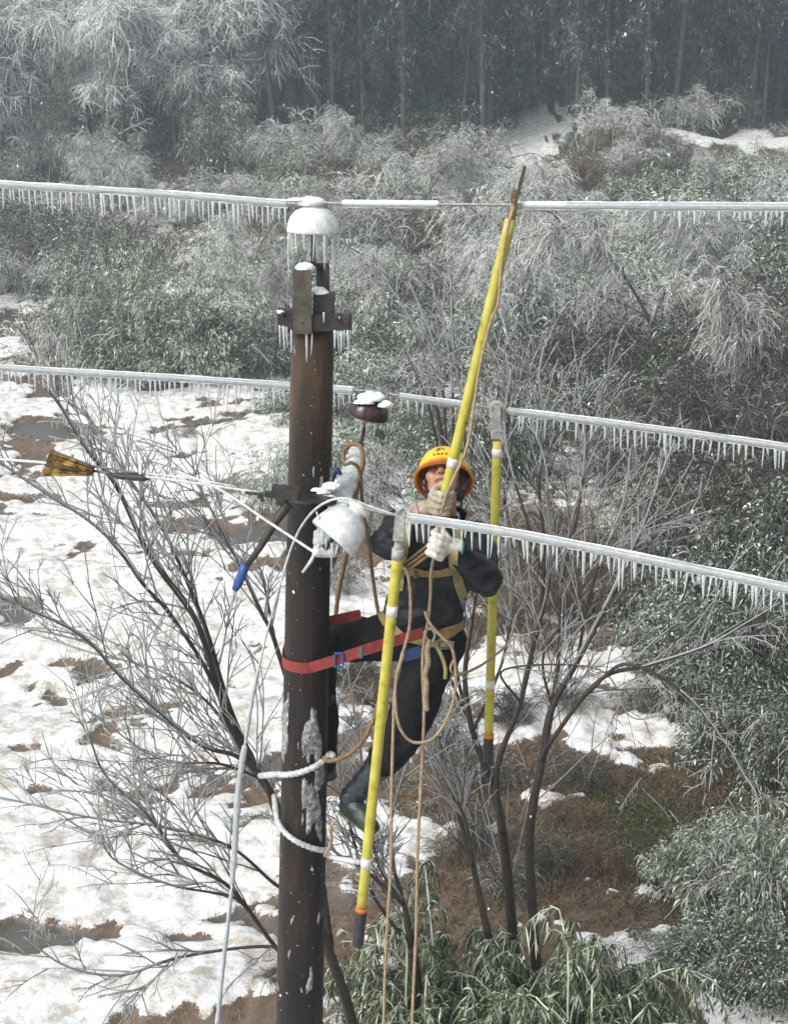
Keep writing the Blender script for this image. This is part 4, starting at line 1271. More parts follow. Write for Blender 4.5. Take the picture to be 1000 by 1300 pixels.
m = MB(); m.sphere(P(654, 248, 5.31), (.014, .012, .016)); m.sphere(P(653, 255, 5.31), (.012, .012, .013)); m.build('hook_bolt', M['boot_sole'], ec)

# ------------------------------------------------------------------ ropes
def rope(label, key, r=.0075, mat='rope', n=10, sides=8, cat='rope', name='rope', r1=None):
    pts = catmull([P(*k) for k in key], n)
    o_ = Vector(pts[-1])
    m = MB()
    N_ = len(pts)
    # two-strand lay
    rad = [r + ((r1 or r) - r) * i / (N_ - 1) for i in range(N_)]
    m.tube(pts, [q * (1 + .10 * math.sin(i * 2.4)) for i, q in enumerate(rad)], sides)
    o = m.build(name, M[mat], None)
    return tag(o, label, cat)
rope('tan rope running down the raised yellow stick into the gloves', [(652, 262, 5.29), (644, 290, 5.27), (636, 340, 5.29), (632, 385, 5.30), (622, 410, 5.32), (608, 470, 5.33), (598, 540, 5.335), (590, 575, 5.335), (578, 602, 5.34), (566, 630, 5.345), (558, 660, 5.36), (556, 690, 5.36)], .0062)
rope('tan rope hanging straight from the lower glove over the jacket', [(556, 688, 5.35), (548, 720, 5.42), (546, 760, 5.50), (543, 790, 5.52), (538, 815, 5.52), (536, 850, 5.50), (538, 900, 5.5), (536, 960, 5.5), (530, 1080, 5.5), (528, 1180, 5.5), (523, 1300, 5.5), (522, 1420, 5.5)], .0068)
for i, (a, c) in enumerate((((546, 690), (512, 716)), ((547, 696), (513, 722)), ((549, 701), (514, 727)))):
    rope(('taut upper rope strand', 'taut middle rope strand', 'taut lower rope strand')[i] + ' pulled across the chest by the lower glove', [(a[0], a[1], 5.36), ((a[0] + c[0]) / 2, (a[1] + c[1]) / 2, 5.43), (c[0], c[1], 5.50), (c[0] - 14, c[1] + 16, 5.52)], .0062, 'rope_brown')
rope('tan rope dropping from the chest strands past the hip in a long line', [(508, 716, 5.50), (517, 728, 5.46), (521, 760, 5.46), (519, 800, 5.46), (508, 840, 5.46), (501, 880, 5.46), (499, 930, 5.46), (497, 1000, 5.46), (496, 1100, 5.46), (490, 1200, 5.46), (487, 1300, 5.46), (486, 1420, 5.46)], .0068)
rope('tan rope hanging in a wide loop beside the thigh', [(539, 776, 5.49), (546, 792, 5.47), (560, 808, 5.46), (573, 822, 5.46), (578, 850, 5.47), (577, 880, 5.47), (566, 915, 5.46), (548, 938, 5.45), (524, 942, 5.45), (508, 925, 5.44), (502, 895, 5.44), (503, 860, 5.44), (512, 830, 5.45)], .0066)
rope('knotted rope end below the red strap hook', [(545, 812, 5.53), (542, 826, 5.51), (543, 842, 5.50), (539, 856, 5.50), (541, 868, 5.49), (540, 885, 5.49), (541, 902, 5.49)], .0125)
rope('short flat rope tail curling off the waist buckle', [(552, 818, 5.55), (560, 832, 5.52), (565, 848, 5.50), (565, 862, 5.49)], .008, 'webbing_olive')
rope('thin iced line slung from the hip to the hanging stick', [(575, 838, 5.50), (572, 850, 5.50), (580, 857, 5.55), (600, 850, 5.75), (620, 838, 6.0), (645, 815, 6.3), (655, 780, 6.5)], .006, 'rope')
rope('brown wet rope looped over the crossarm end and hanging down', [(438, 592, 6.25), (436, 574, 6.28), (446, 564, 6.25), (458, 568, 6.2), (460, 588, 6.15), (455, 610, 6.1), (450, 640, 6.05), (440, 700, 6.0), (430, 750, 5.98), (424, 800, 5.95)], .0105, 'rope_brown')
rope('second brown rope strand draped from the crossarm behind the white insulator', [(437, 590, 6.0), (448, 588, 5.95), (457, 600, 5.95), (460, 640, 5.95), (468, 690, 5.9), (474, 740, 5.85), (482, 790, 5.8)], .008, 'rope_brown')
m = MB(); m.tube(catmull([P(432, 602, 6.0), P(428, 596, 6.0), P(424, 604, 6.02), P(420, 614, 6.05)], 5), .010, 8)
tag(m.build('tool_strap', M['blue_dark'], None), 'navy tool strap with red end on the crossarm', 'strap')
rope('brown rope from the trouser leg down to the iced pole loop', [(486, 870, 5.6), (477, 905, 5.56), (462, 938, 5.54), (442, 958, 5.54), (420, 966, 5.56), (410, 962, 5.58)], .0098, 'rope_brown')
def round_pole(v_left, v_right, a0, a1, r_off, n=22):
    out = []
    for i in range(n + 1):
        t = i / n; a = a0 + (a1 - a0) * t
        z = P(380, v_left + (v_right - v_left) * t, YP - .1).z
        c = pole_c(z); r = pole_r(z) + r_off
        out.append(c + Vector((math.cos(a) * r, math.sin(a) * r, 0)))
    return out
def loop(label, pts, r, mat, name='climbing_rope', ice=0):
    m = MB(); m.tube(pts, [r * (1 + .14 * math.sin(i * 1.9)) for i in range(len(pts))], 10)
    return tag(m.build(name, M[mat], None), label, 'rope')
lp = [P(330, 985, 5.78)] + round_pole(992, 964, -PI * .92, -PI * .10, .016) + [P(424, 961, 5.64)]
loop('ice crusted upper climbing rope wrapped round the pole', catmull(lp, 2), .0135, 'rope_ice')
lp = [P(348, 1010, 5.80)] + round_pole(1048, 1086, -PI * .90, -PI * .16, .018) + [P(420, 1088, 5.58), P(440, 1092, 5.52), P(458, 1095, 5.48)]
loop('ice crusted lower climbing rope wrapped round the pole', catmull(lp, 2), .0125, 'rope_ice')
loop('pale stirrup cord rising from the lower climbing rope to the boot', catmull([P(412, 1087, 5.575), P(420, 1070, 5.56), P(420, 1050, 5.55), P(428, 1040, 5.56)], 6), .0075, 'rope', 'stirrup_cord')
# the long iced tail line
tail = [(505, 655, 4.93), (470, 643, 4.93), (440, 633, 4.94), (415, 637, 4.97), (392, 655, 5.05), (372, 690, 5.15), (352, 755, 5.2), (335, 820, 5.25), (322, 880, 5.27), (312, 940, 5.28), (303, 1000, 5.28), (298, 1080, 5.28), (292, 1150, 5.28), (284, 1220, 5.28), (276, 1300, 5.28), (262, 1420, 5.28)]
it_ = empty('iced_wire_tail', P(276, 1300, 5.28), 'long loose wire tail hanging from the white insulator with an ice rod frozen on', 'wire')
tp = catmull([P(*k) for k in tail], 10)
m = MB(); m.tube(tp, .0046, 8); m.build('strand', M['rope_ice'], it_)
for (v0, v1, r) in ((945, 1125, .0125), (850, 945, .0075), (1125, 1300, .0085), (1150, 1420, .0095)):
    seg = [q for q in tp if v0 <= uv_of(q)[1] <= v1]
    if len(seg) > 2:
        sg = catmull(seg, 4); ra = [r * (1 + .28 * noise.noise(q * 22) + .15 * noise.noise(q * 60)) for q in sg]; ra[0] *= .5; ra[-1] *= .4
        m = MB(); m.tube(sg, ra, 10); m.build('ice_sleeve', M['ice'], it_)
m = MB(); m.tube(catmull([P(225, 598, 5.5), P(280, 622, 5.3), P(340, 662, 5.15), P(405, 705, 5.02)], 8), .0055, 8); 
tag(m.build('tie_wire', M['rope_ice'], None), 'thin frosted tie wire slanting across the pole below the lever tool', 'wire')
m = MB(); m.tube([P(406, 690, 5.0), P(395, 712, 4.99), P(384, 727, 4.98)], [.006, .007, .005], 8)
tag(m.build('ice_rod', M['rope_ice'], None), 'short ice rod stuck out below the tipped white insulator', 'ice')

# ------------------------------------------------------------------ lever wire tensioner left of the pole
wt = empty('wire_tensioner', P(350, 630, 5.45), 'grey lever wire tensioner with blue handle grip pulling the bare wire', 'wire tensioner')
m = MB(); Rt = Matrix.Rotation(math.radians(2), 3, 'Y')
m.beam(P(336, 627, 5.46), P(418, 636, 5.5), .018, .040, (0, 1, 0)); m.beam(P(345, 623, 5.44), P(378, 627, 5.44), .045, .062, (0, 1, 0)); m.beam(P(372, 629, 5.45), P(425, 637, 5.55), .028, .030, (0, 1, 0))
m.sphere(P(358, 634, 5.42), (.028, .012, .028)); m.build('ratchet_body', M['steel_dark'], wt, False, .003)
m = MB(); m.beam(P(312, 625, 5.5), P(340, 628, 5.46), .014, .014); m.box(P(330, 629, 5.47), (.018, .02, .022)); m.box(P(333, 632, 5.47), (.012, .02, .028)); m.build('hook', M['steel_dark'], wt, False, .003)
m = MB(); m.tube([P(366, 640, 5.42), P(350, 662, 5.42), P(330, 695, 5.42), P(314, 718, 5.42)], [.022, .017, .014, .012], 10); m.build('lever', M['steel_dark'], wt)
m = MB(); m.tube([P(312, 716, 5.42), P(309, 724, 5.42), P(302, 742, 5.42), P(298, 749, 5.42)], [.017, .020, .019, .013], 12); m.build('grip', M['blue'], wt)
for (u, v) in ((354, 625), (366, 628), (376, 629)):
    m = MB(); m.lathe(P(u, v, 5.42), (0, -1, 0), [(0, -.02), (.007, -.02), (.007, .008), (0, .008)], 8); m.build('rivet', M['steel'], wt, False)
m = MB(); m.tube(catmull([P(340, 628, 5.46), P(300, 621, 5.52), P(240, 612, 5.62), P(185, 605, 5.72)], 6), .0055, 8); m.tube(catmull([P(300, 618, 5.52), P(240, 607, 5.62), P(185, 601, 5.72)], 6), .004, 6)
m.build('pull_cable', M['rope_ice'], wt)
m = MB(); m.tube(catmull([P(188, 607, 5.72), P(172, 606, 5.74), P(150, 604, 5.78), P(142, 602, 5.79)], 4), [.009] + [.014, .017, .013, .016, .015, .012, .016, .014, .013, .011] + [.008] * 2, 8); m.build('swivel', M['rubber'], wt)
m = MB(); m.tube(catmull([P(142, 601, 5.79), P(120, 598, 5.82)], 3), .006, 8); m.tube(catmull([P(175, 601, 5.74), P(140, 595, 5.78), P(118, 592, 5.82)], 3), .005, 8); m.build('shackle', M['steel'], wt)
# brass wedge grip: a tapering open trough
gp = empty('wedge_grip', P(90, 590, 5.86)); gp.parent = wt; gp.location = Vector(gp.location) - wt.location
a0, a1, b0, b1 = P(66, 573, 5.88), P(55, 600, 5.9), P(121, 594, 5.82), P(119, 602, 5.82)
def slab(q0, q1, q2, q3, t):
    n = (q1 - q0).cross(q2 - q0).normalized() * t
    V = [q0, q1, q2, q3, q0 + n, q1 + n, q2 + n, q3 + n]
    mm = MB(); mm.add(V, [(0, 1, 2, 3), (7, 6, 5, 4), (0, 4, 5, 1), (1, 5, 6, 2), (2, 6, 7, 3), (3, 7, 4, 0)]); return mm
y_ = Vector((0, -.05, 0))
for (q0, q1, q2, q3) in ((a0, a1, b1, b0), (a0 + y_, a1 + y_ + Vector((.01, 0, -.004)), b1 + y_ * .5, b0 + y_ * .5)):
    slab(q0, q1, q2, q3, .006).build('cheek_plate', M['brass'], gp, False, .0015)
slab(a0 + Vector((0, 0, .003)), a0 + y_ + Vector((0, 0, .003)), b0 + y_ * .5 + Vector((0, 0, .003)), b0 + Vector((0, 0, .003)), .006).build('top_plate', M['brass'], gp, False, .0015)
slab(a1, a1 + y_, b1 + y_ * .5, b1, .006).build('bottom_plate', M['brass'], gp, False, .0015)
for f in (.25, .5, .75):
    m = MB(); m.tube([a0.lerp(a1, f) + y_ * 1.12, b0.lerp(b1, f) + y_ * .62], [.0045, .003], 6); m.build('rib', M['steel_dark'] if f == .5 else M['brass'], gp)
m = MB(); m.beam(P(62, 588, 5.86), P(118, 598, 5.80), .016, .022); m.build('jaw', M['steel_dark'], gp, False, .003)
m = MB(); wl_ = catmull([P(118, 598, 5.83), P(60, 588, 5.9), P(0, 583, 6.05), P(-300, 560, 6.7), P(-700, 535, 7.6)], 12); m.tube(wl_, .0065, 8)
w4 = m.build('power_line', M['rope_ice'], None); tag(w4, 'bare power line gripped by the brass wedge clamp', 'power line', 'iced conductors crossing the pole')
# ------------------------------------------------------------------ vegetation
def place(o, loc, rz, s, sz=None):
    o.location = loc; o.rotation_euler = (0, 0, rz); o.scale = (s, s, sz or s)
    return o
def link0(name, me, parent):
    o = bpy.data.objects.new(name, me); COL.objects.link(o); o.parent = parent
    return o

# ---------- skeleton curves in numpy
def arcs(n, rng, base_r, h, spread, droop, K=7):
    """n arching stems: (n, K, 3)"""
    az = rng.uniform(0, 2 * PI, n); d = np.stack((np.cos(az), np.sin(az)), -1)
    b = rng.normal(size=(n, 2)) * base_r
    t = np.linspace(0, 1, K)[None, :]
    hh = h * rng.uniform(.55, 1.0, n)[:, None]; sp = spread * rng.uniform(.35, 1.0, n)[:, None]
    dr = droop * rng.uniform(.5, 1.2, n)[:, None]
    z = hh * (1.55 * t - .55 * t * t * (1 + 1.1 * dr))
    r = sp * t ** 1.35
    x = b[:, 0:1] + d[:, 0:1] * r; y = b[:, 1:2] + d[:, 1:2] * r
    p = np.stack((x, y, z), -1)
    p += np.cumsum(rng.normal(size=(n, K, 3)) * .025 * h / K * 3, axis=1)
    p[:, :, 2] = np.maximum(p[:, :, 2], .02)
    return p
def sprout(par, n, rng, t0, t1, L, up, out, droop, K=4):
    """n twigs growing from parent curves par (m, K0, 3)"""
    m, K0, _ = par.shape
    i = rng.integers(0, m, n); t = rng.uniform(t0, t1, n) * (K0 - 1)
    k = np.minimum(t.astype(int), K0 - 2); f = (t - k)[:, None]
    p = par[i, k] * (1 - f) + par[i, k + 1] * f
    tan = nrm(par[i, k + 1] - par[i, k])
    d = nrm(tan * out + nrm(rng.normal(size=(n, 3))) * .85 + np.array([[0, 0, up]]))
    l = L * rng.uniform(.4, 1.0, n)[:, None]
    tt = np.linspace(0, 1, K)
    P_ = p[:, None, :] + d[:, None, :] * (l[:, None, :] * tt[None, :, None])
    P_[:, :, 2] -= droop * l * tt[None, :] ** 2
    P_ += np.cumsum(rng.normal(size=P_.shape) * .04 * L / K, axis=1) * (tt[None, :, None] > 0)
    return P_
def bag_curves(bag, c, r0, r1, tint_lo, tint_hi, rng, sides=3):
    n, K, _ = c.shape
    tint = tint_lo + (tint_hi - tint_lo) * rng.beta(.75, .8, n)
    for k in range(K - 1):
        a = k / (K - 1); b_ = (k + 1) / (K - 1)
        bag.twigs(c[:, k], c[:, k + 1], np.full(n, r0 + (r1 - r0) * a), np.full(n, r0 + (r1 - r0) * b_), np.clip(tint + rng.normal(size=n) * .06, 0, 1), sides=sides)

# ---------- shrub kinds (shared meshes)
def shrub_twiggy(seed, h=2.2, spread=1.5, nst=26, ntw=340, nsub=1500, droop=.9, pale=.0, thick=1.0):
    rng = np.random.default_rng(seed)
    st = arcs(nst, rng, .22, h, spread, droop)
    b1 = Bag(); bag_curves(b1, st, .019 * thick, .007 * thick, .05, .45, rng, 4)
    tw = sprout(st, ntw, rng, .15, 1, .80, .10, .6, .45)
    sb = sprout(tw, nsub, rng, .1, 1, .34, .0, .45, .35, 3)
    b2 = Bag(); bag_curves(b2, tw, .0085 * thick, .005 * thick, .05 + pale, .8 + pale, rng); bag_curves(b2, sb, .0064 * thick, .004 * thick, .1 + pale, min(1, 1 + 1.4 * pale), rng)
    return b1, b2
def shrub_leafy(seed, h=2.0, spread=1.4, ncl=120, nlf=46, leaf=(.10, .034), tint=(.1, 1), droop=.9):
    rng = np.random.default_rng(seed)
    st = arcs(16, rng, .2, h * .9, spread * .8, .6)
    b1 = Bag(); bag_curves(b1, st, .02, .008, .05, .4, rng, 4)
    # clump centres on an uneven dome
    az = rng.uniform(0, 2 * PI, ncl); el = np.arcsin(rng.uniform(-.05, 1, ncl)); rr = rng.uniform(.45, 1, ncl) ** .5
    lobe = .78 + .3 * np.sin(az * 3 + seed) * np.cos(el * 2.1 + seed) + rng.normal(size=ncl) * .09
    c = np.stack((np.cos(az) * np.cos(el) * spread, np.sin(az) * np.cos(el) * spread, .12 * h + np.sin(el) * h * .88), -1) * (rr * lobe)[:, None]
    n = ncl * nlf
    cc = np.repeat(c, nlf, 0)
    off = nrm(rng.normal(size=(n, 3))) * (rng.uniform(0, 1, n) ** .5)[:, None] * np.array([[.26, .26, .17]]) * min(h / 2.0, 1.25)
    p = cc + off; p[:, 2] = np.maximum(p[:, 2], .03)
    d = nrm(off) * .8 + nrm(cc + 1e-6) * .5 + rng.normal(size=(n, 3)) * .5
    cl_t = np.repeat(rng.uniform(-.14, .14, ncl), nlf)
    tn = np.clip(rng.beta(1.6, 1.9, n) * (tint[1] - tint[0]) + tint[0] + cl_t, 0, 1)
    b2 = Bag(); b2.leaves(p, d, leaf[0] * rng.uniform(.6, 1.3, n), leaf[1] * rng.uniform(.6, 1.3, n), tn, droop, rng)
    tw = sprout(st, 160, rng, .3, 1, .6, .1, .9, .6)
    bag_curves(b1, tw, .007, .005, .3, .9, rng)
    return b1, b2
SH = {}
def kind(key, name, gen, mats, parts):
    b1, b2 = gen
    SH[key] = (name, b1.mesh(parts[0], mats[0]), b2.mesh(parts[1], mats[1]), parts)
for i in range(3):
    kind(('grey', i), 'iced_shrub', shrub_twiggy(100 + i), (M['twig'], M['twig']), ('stems', 'twigs'))
    kind(('pale', i), 'frosted_shrub', shrub_twiggy(120 + i, 2.4, 1.7, 24, 420, 1900, .75, .12, 1.1), (M['twig'], M['twig_pale']), ('stems', 'twigs'))
    kind(('green', i), 'evergreen_shrub', shrub_leafy(140 + i), (M['twig'], M['leaf']), ('stems', 'foliage'))
    kind(('frost', i), 'frosted_evergreen', shrub_leafy(160 + i, 2.0, 1.4, 110, 44, (.13, .034), (.15, 1), 1.5), (M['twig'], M['leaf_frost']), ('stems', 'foliage'))
    kind(('brown', i), 'dry_thicket', shrub_twiggy(180 + i, 1.6, 1.5, 34, 420, 1300, .8, -.24, .9), (M['twig'], M['twig']), ('stems', 'twigs'))
    kind(('bigfrost', i), 'frosted_evergreen', shrub_leafy(240 + i, 4.0, 2.8, 380, 52, (.13, .034), (.12, 1), 1.2), (M['twig'], M['leaf_frost']), ('stems', 'foliage'))
    kind(('straw', i), 'straw_thicket', shrub_twiggy(220 + i, 1.5, 1.5, 60, 520, 1300, 1.1, .0, .7), (M['straw'], M['straw']), ('stems', 'stalks'))
    kind(('fine', i), 'glazed_thicket', shrub_leafy(200 + i, 2.1, 1.5, 120, 52, (.17, .013), (.1, 1), .8), (M['twig'], M['twig_pale']), ('stems', 'twigs'))
CATS = {'bigfrost': 'shrub', 'straw': 'thicket', 'grey': 'shrub', 'pale': 'shrub', 'green': 'shrub', 'frost': 'shrub', 'brown': 'thicket', 'fine': 'thicket'}
vr = random.Random(21)
def shrub(key, loc, s, label, group=None, sz=None, rz=None, sxy=None):
    i = vr.randrange(3)
    name, m1, m2, parts = SH[(key, i)]
    e = empty(name, loc, label, CATS[key], group)
    e.rotation_euler = (vr.uniform(-.08, .08), vr.uniform(-.08, .08), vr.uniform(0, 6.28) if rz is None else rz)
    k = sxy or s
    e.scale = (k, k * vr.uniform(.85, 1.15), sz or s)
    tag(link0(parts[0], m1, e), kind='stuff'); tag(link0(parts[1], m2, e), kind='stuff')
    return e
def shrub_px(key, u, v, hpx, wpx, label, group=None):
    """shrub with its foot at a ground position and a real height and width"""
    g = G(u, v); d = (g - Vector((0, 0, CAMZ))).length
    h = px(hpx, d); w = px(wpx, d)
    base_h = {'bigfrost': 3.6, 'straw': 1.2, 'grey': 1.7, 'pale': 1.6, 'green': 1.8, 'frost': 1.8, 'brown': 1.3, 'fine': 1.9}[key]; base_w = {'bigfrost': 5.0, 'straw': 2.9, 'grey': 3.0, 'pale': 3.2, 'green': 2.5, 'frost': 2.5, 'brown': 2.9, 'fine': 2.7}[key]
    return shrub(key, g - Vector((0, 0, .06)), h / base_h, label, group, sxy=w / base_w)
for (u, v, h, w) in ((620, 1000, 60, 100), (560, 960, 70, 90), (740, 1000, 50, 90), (650, 920, 60, 100), (720, 900, 45, 90), (600, 1080, 60, 100), (700, 1110, 55, 110), (640, 1140, 60, 100), (800, 900, 40, 80), (450, 880, 60, 90)):
    shrub_px('brown', u, v, h, w, 'low brown brushwood round the feet of the dark stems', 'brushwood at the dark stems')
# single shrubs one can point to
shrub_px('bigfrost', 150, 472, 165, 190, 'big ice laden evergreen bush at the far edge of the snow field', 'evergreen bushes behind the snow field')
shrub_px('bigfrost', 245, 478, 175, 210, 'big ice laden evergreen bush at the far edge of the snow field', 'evergreen bushes behind the snow field')
shrub_px('green', 190, 476, 110, 170, 'low dark evergreen bush at the foot of the ice laden bushes', 'low dark bushes at the field edge')
shrub_px('green', 285, 478, 105, 150, 'low dark evergreen bush at the foot of the ice laden bushes', 'low dark bushes at the field edge')
shrub_px('green', 330, 480, 70, 110, 'low dark evergreen bush at the foot of the ice laden bushes', 'low dark bushes at the field edge')
shrub_px('fine', 95, 470, 120, 120, 'grey glazed thicket beside the ice laden bushes', 'grey thickets at the field edge')
shrub_px('fine', 350, 470, 130, 140, 'grey glazed thicket beside the ice laden bushes', 'grey thickets at the field edge')
shrub_px('green', 30, 330, 80, 120, 'dark evergreen bush above the muddy ditch on the slope', 'dark bushes above the ditch')
shrub_px('green', 95, 350, 70, 110, 'dark evergreen bush above the muddy ditch on the slope', 'dark bushes above the ditch')
shrub_px('brown', 150, 345, 70, 120, 'brown thicket above the muddy ditch', 'brown thickets on the slope')
shrub_px('frost', 345, 640, 80, 90, 'pale frosted bush on the snow right behind the pole', None)
shrub_px('frost', 360, 520, 40, 90, 'small frosted bush behind the pole at the snow edge', None)
shrub_px('green', 235, 560, 22, 40, 'small green weed tuft alone in the snow field', None)
for (u, v, h, w) in ((615, 620, 150, 120), (560, 640, 100, 120), (660, 600, 110, 110)):
    shrub_px('green', u, v, h, w, 'dark green bush behind the bare stems and the hanging stick', 'dark bushes behind the worker')
for (u, v, h, w) in ((800, 690, 90, 110), (760, 720, 70, 90), (840, 680, 80, 100)):
    shrub_px('frost', u, v, h, w, 'pale frosted bush between the bare stems and the right thicket', 'pale bushes by the bare stems')
for (u, v, h, w) in ((905, 900, 170, 190), (975, 880, 210, 180), (850, 850, 120, 150), (990, 1000, 150, 150), (925, 960, 130, 140), (820, 790, 100, 120), (900, 800, 150, 160), (980, 760, 180, 170), (880, 740, 120, 150)):
    shrub_px('green', u, v, h, w, 'large dark evergreen bush on the bank below the icicle fringed wire', 'dark evergreens on the right bank')
for (u, v, h, w) in ((860, 760, 150, 190), (950, 740, 180, 220), (900, 690, 170, 220), (790, 640, 120, 170), (985, 640, 170, 200), (850, 600, 130, 180), (930, 600, 140, 200)):
    shrub_px('brown', u, v, h, w, 'grey brown leafless thicket on the bank above the evergreens', 'leafless thickets on the right bank')
for (u, v, h, w) in ((925, 1160, 130, 170), (985, 1190, 170, 170), (860, 1130, 70, 110), (960, 1120, 120, 160)):
    shrub_px('frost', u, v, h, w, 'pale ice coated bush beside the wet brown hollow', 'pale bushes beside the hollow')
for (u, v, h, w) in ((920, 1240, 90, 160), (985, 1280, 110, 160), (850, 1230, 60, 110)):
    shrub_px('green', u, v, h, w, 'dark bush below the pale bushes', 'dark bushes at the foot of the pale ones')
kind_straw = None
for (u, v, h, w) in ((700, 780, 90, 130), (640, 800, 90, 110), (745, 785, 80, 110), (690, 830, 50, 90), (660, 740, 100, 130), (730, 735, 90, 130), (610, 770, 80, 100), (780, 765, 70, 110), (690, 700, 90, 140), (630, 690, 80, 120)):
    shrub_px('straw', u, v, h, w, 'tan tangled frosted thicket between the bare stems on the snow', 'tan thickets by the bare stems')
for (u, v, h, w) in ((455, 690, 110, 100), (430, 760, 80, 90), (480, 640, 90, 100)):
    shrub_px('grey', u, v, h, w, 'grey frosted thicket right behind the crossarm and ropes', 'thickets behind the crossarm')
for (u, v, h, w) in ((470, 900, 50, 90), (590, 1010, 45, 90), (460, 1000, 45, 80), (720, 1040, 40, 80), (760, 1110, 55, 110), (560, 1090, 40, 80), (330, 1240, 35, 80)):
    shrub_px('straw', u, v, h, w, 'low mound of dead tan stalks in the trampled ground near the stems', 'low tan mounds near the stems')
shrub_px('green', 268, 243, 118, 72, 'dark green broadleaf bush standing alone among frosted shrubs', None)
shrub_px('green', 932, 330, 100, 66, 'narrow dark green bush under the top wire', None)
shrub_px('green', 727, 190, 24, 40, 'small dark green bush beside the snow patch by the forest', None)
# the belt of brush across the slope
occ = []
def belt(n, u0, u1, v0, v1, keys, hh, ww, group_of, rngs):
    for i in range(n):
        u = u0 + (u1 - u0) * rngs.random(); v = v0 + (v1 - v0) * rngs.random()
        if (625 < u < 712 and 145 < v < 240) or (840 < u and 165 < v < 222): continue                   # clearing of snow on the slope
        k = rngs.choice(keys)
        lab, grp = group_of[k]
        shrub_px(k, u, v, rngs.uniform(*hh), rngs.uniform(*ww), lab, grp)
LB = {'straw': ('straw coloured thicket in the brush belt below the forest', 'straw thickets of the brush belt'), 'grey': ('grey iced shrub in the brush belt below the forest', 'iced shrubs of the brush belt'),
      'pale': ('pale frosted arching shrub in the brush belt below the forest', 'frosted shrubs of the brush belt'),
      'green': ('dark green shrub in the brush belt below the forest', 'green shrubs of the brush belt'),
      'frost': ('frosted evergreen shrub in the brush belt below the forest', 'frosted evergreens of the brush belt'),
      'brown': ('brown leafless thicket in the brush belt below the forest', 'brown thickets of the brush belt'),
      'fine': ('glazed grey thicket in the brush belt below the forest', 'glazed thickets of the brush belt')}
vb = random.Random(5)
belt(50, -30, 1030, 165, 225, ['fine', 'pale', 'frost', 'grey', 'brown', 'straw', 'green'], (18, 42), (50, 90), LB, vb)
belt(44, -30, 1030, 225, 285, ['fine', 'frost', 'frost', 'pale', 'grey', 'brown', 'straw'], (28, 60), (70, 130), LB, vb)
belt(36, 340, 1030, 290, 380, ['pale', 'frost', 'pale', 'grey', 'frost', 'fine', 'straw'], (50, 95), (110, 190), LB, vb)
belt(12, 0, 340, 290, 400, ['pale', 'fine', 'brown', 'grey'], (40, 70), (90, 150), LB, vb)
belt(24, 380, 1030, 390, 470, ['pale', 'grey', 'pale', 'frost', 'fine', 'green'], (70, 130), (130, 220), LB, vb)
belt(18, 660, 1040, 470, 580, ['grey', 'brown', 'grey', 'brown', 'green', 'brown'], (90, 150), (160, 230), LB, vb)
belt(14, 420, 680, 480, 600, ['grey', 'frost', 'green', 'green'], (60, 110), (100, 150), LB, vb)
belt(20, -40, 420, 150, 240, ['pale', 'pale', 'fine', 'frost'], (50, 90), (80, 140), LB, vb)

belt(38, -420, -40, 150, 420, ['pale', 'frost', 'grey', 'fine', 'straw'], (40, 100), (90, 170), LB, vb)
belt(26, 1030, 1300, 165, 560, ['pale', 'frost', 'grey', 'brown', 'green'], (50, 110), (100, 190), LB, vb)
# ---------- weeping bare trees with a glaze of ice (shared meshes)
def bare_tree(seed, h=5.0, lean=.5, nlimb=12, ntw=420, nsub=2200, weep=1.0, pale=.1, r0=.06, tw=1.0, mat='twig_pale'):
    rng = np.random.default_rng(seed)
    K = 9
    t = np.linspace(0, 1, K)
    trunk = np.stack((lean * h * t ** 1.6 + .06 * h * np.sin(t * 5 + seed), .05 * h * np.sin(t * 4 + seed * 2), h * (t - .12 * t ** 3)), -1)[None]
    b1 = Bag()
    for k in range(K - 1):
        b1.twigs(trunk[:, k], trunk[:, k + 1], np.array([r0 * (1 - .8 * t[k])]), np.array([r0 * (1 - .8 * t[k + 1])]), np.array([.12]), sides=7)
    limb = sprout(trunk, nlimb, rng, .25, .95, h * .48, .55, .9, .35, 6)
    bag_curves(b1, limb, r0 * .36, r0 * .12, .08, .3, rng, 5)
    par = np.concatenate((limb, trunk[:, [1, 3, 5, 6, 7, 8]]), 0)
    twg = sprout(par, ntw, rng, .1, 1, h * .20, .15, .8, weep * .6)
    sb = sprout(twg, nsub, rng, .1, 1, h * .08, -.05, .5, weep * .55, 3)
    b2 = Bag(); bag_curves(b2, twg, .011 * tw, .006 * tw, .05 + pale, .75 + pale, rng); bag_curves(b2, sb, .0078 * tw, .005 * tw, .1 + pale, 1, rng)
    return b1.mesh('trunk', M['twig']), b2.mesh('twigs', M[mat])
BT = [bare_tree(300 + i, 5.0, (.55, .35, .75)[i], 12, 420, 2400, 1.0, .1, .07) for i in range(3)]
TT = [bare_tree(320 + i, 13.0, (.05, .10, -.06)[i], 20, 900, 5600, .6, .1, .15, 1.7, 'rime_haze') for i in range(3)]
RT = [bare_tree(340 + i, 6.0, (.2, .4, .1)[i], 14, 560, 6000, .7, .15, .08, 1.5, 'rime_haze') for i in range(3)]
def tree(pair, name, loc, s, rz, label, group=None, cat='tree', parts=('trunk', 'twigs'), rot=(0, 0)):
    e = empty(name, loc, label, cat, group)
    e.rotation_euler = (rot[0], rot[1], rz); e.scale = (s, s, s)
    link0(parts[0], pair[0], e); tag(link0(parts[1], pair[1], e), kind='stuff')
    return e
def tree_px(pairs, name, u, v, hpx, rz, label, group=None, base=5.0, **k):
    g = G(u, v); d = (g - Vector((0, 0, CAMZ))).length
    return tree(pairs[vr.randrange(len(pairs))], name, g - Vector((0, 0, .1)), px(hpx, d) / base, rz, label, group, **k)
GB = 'glazed leaning trees on the slope'
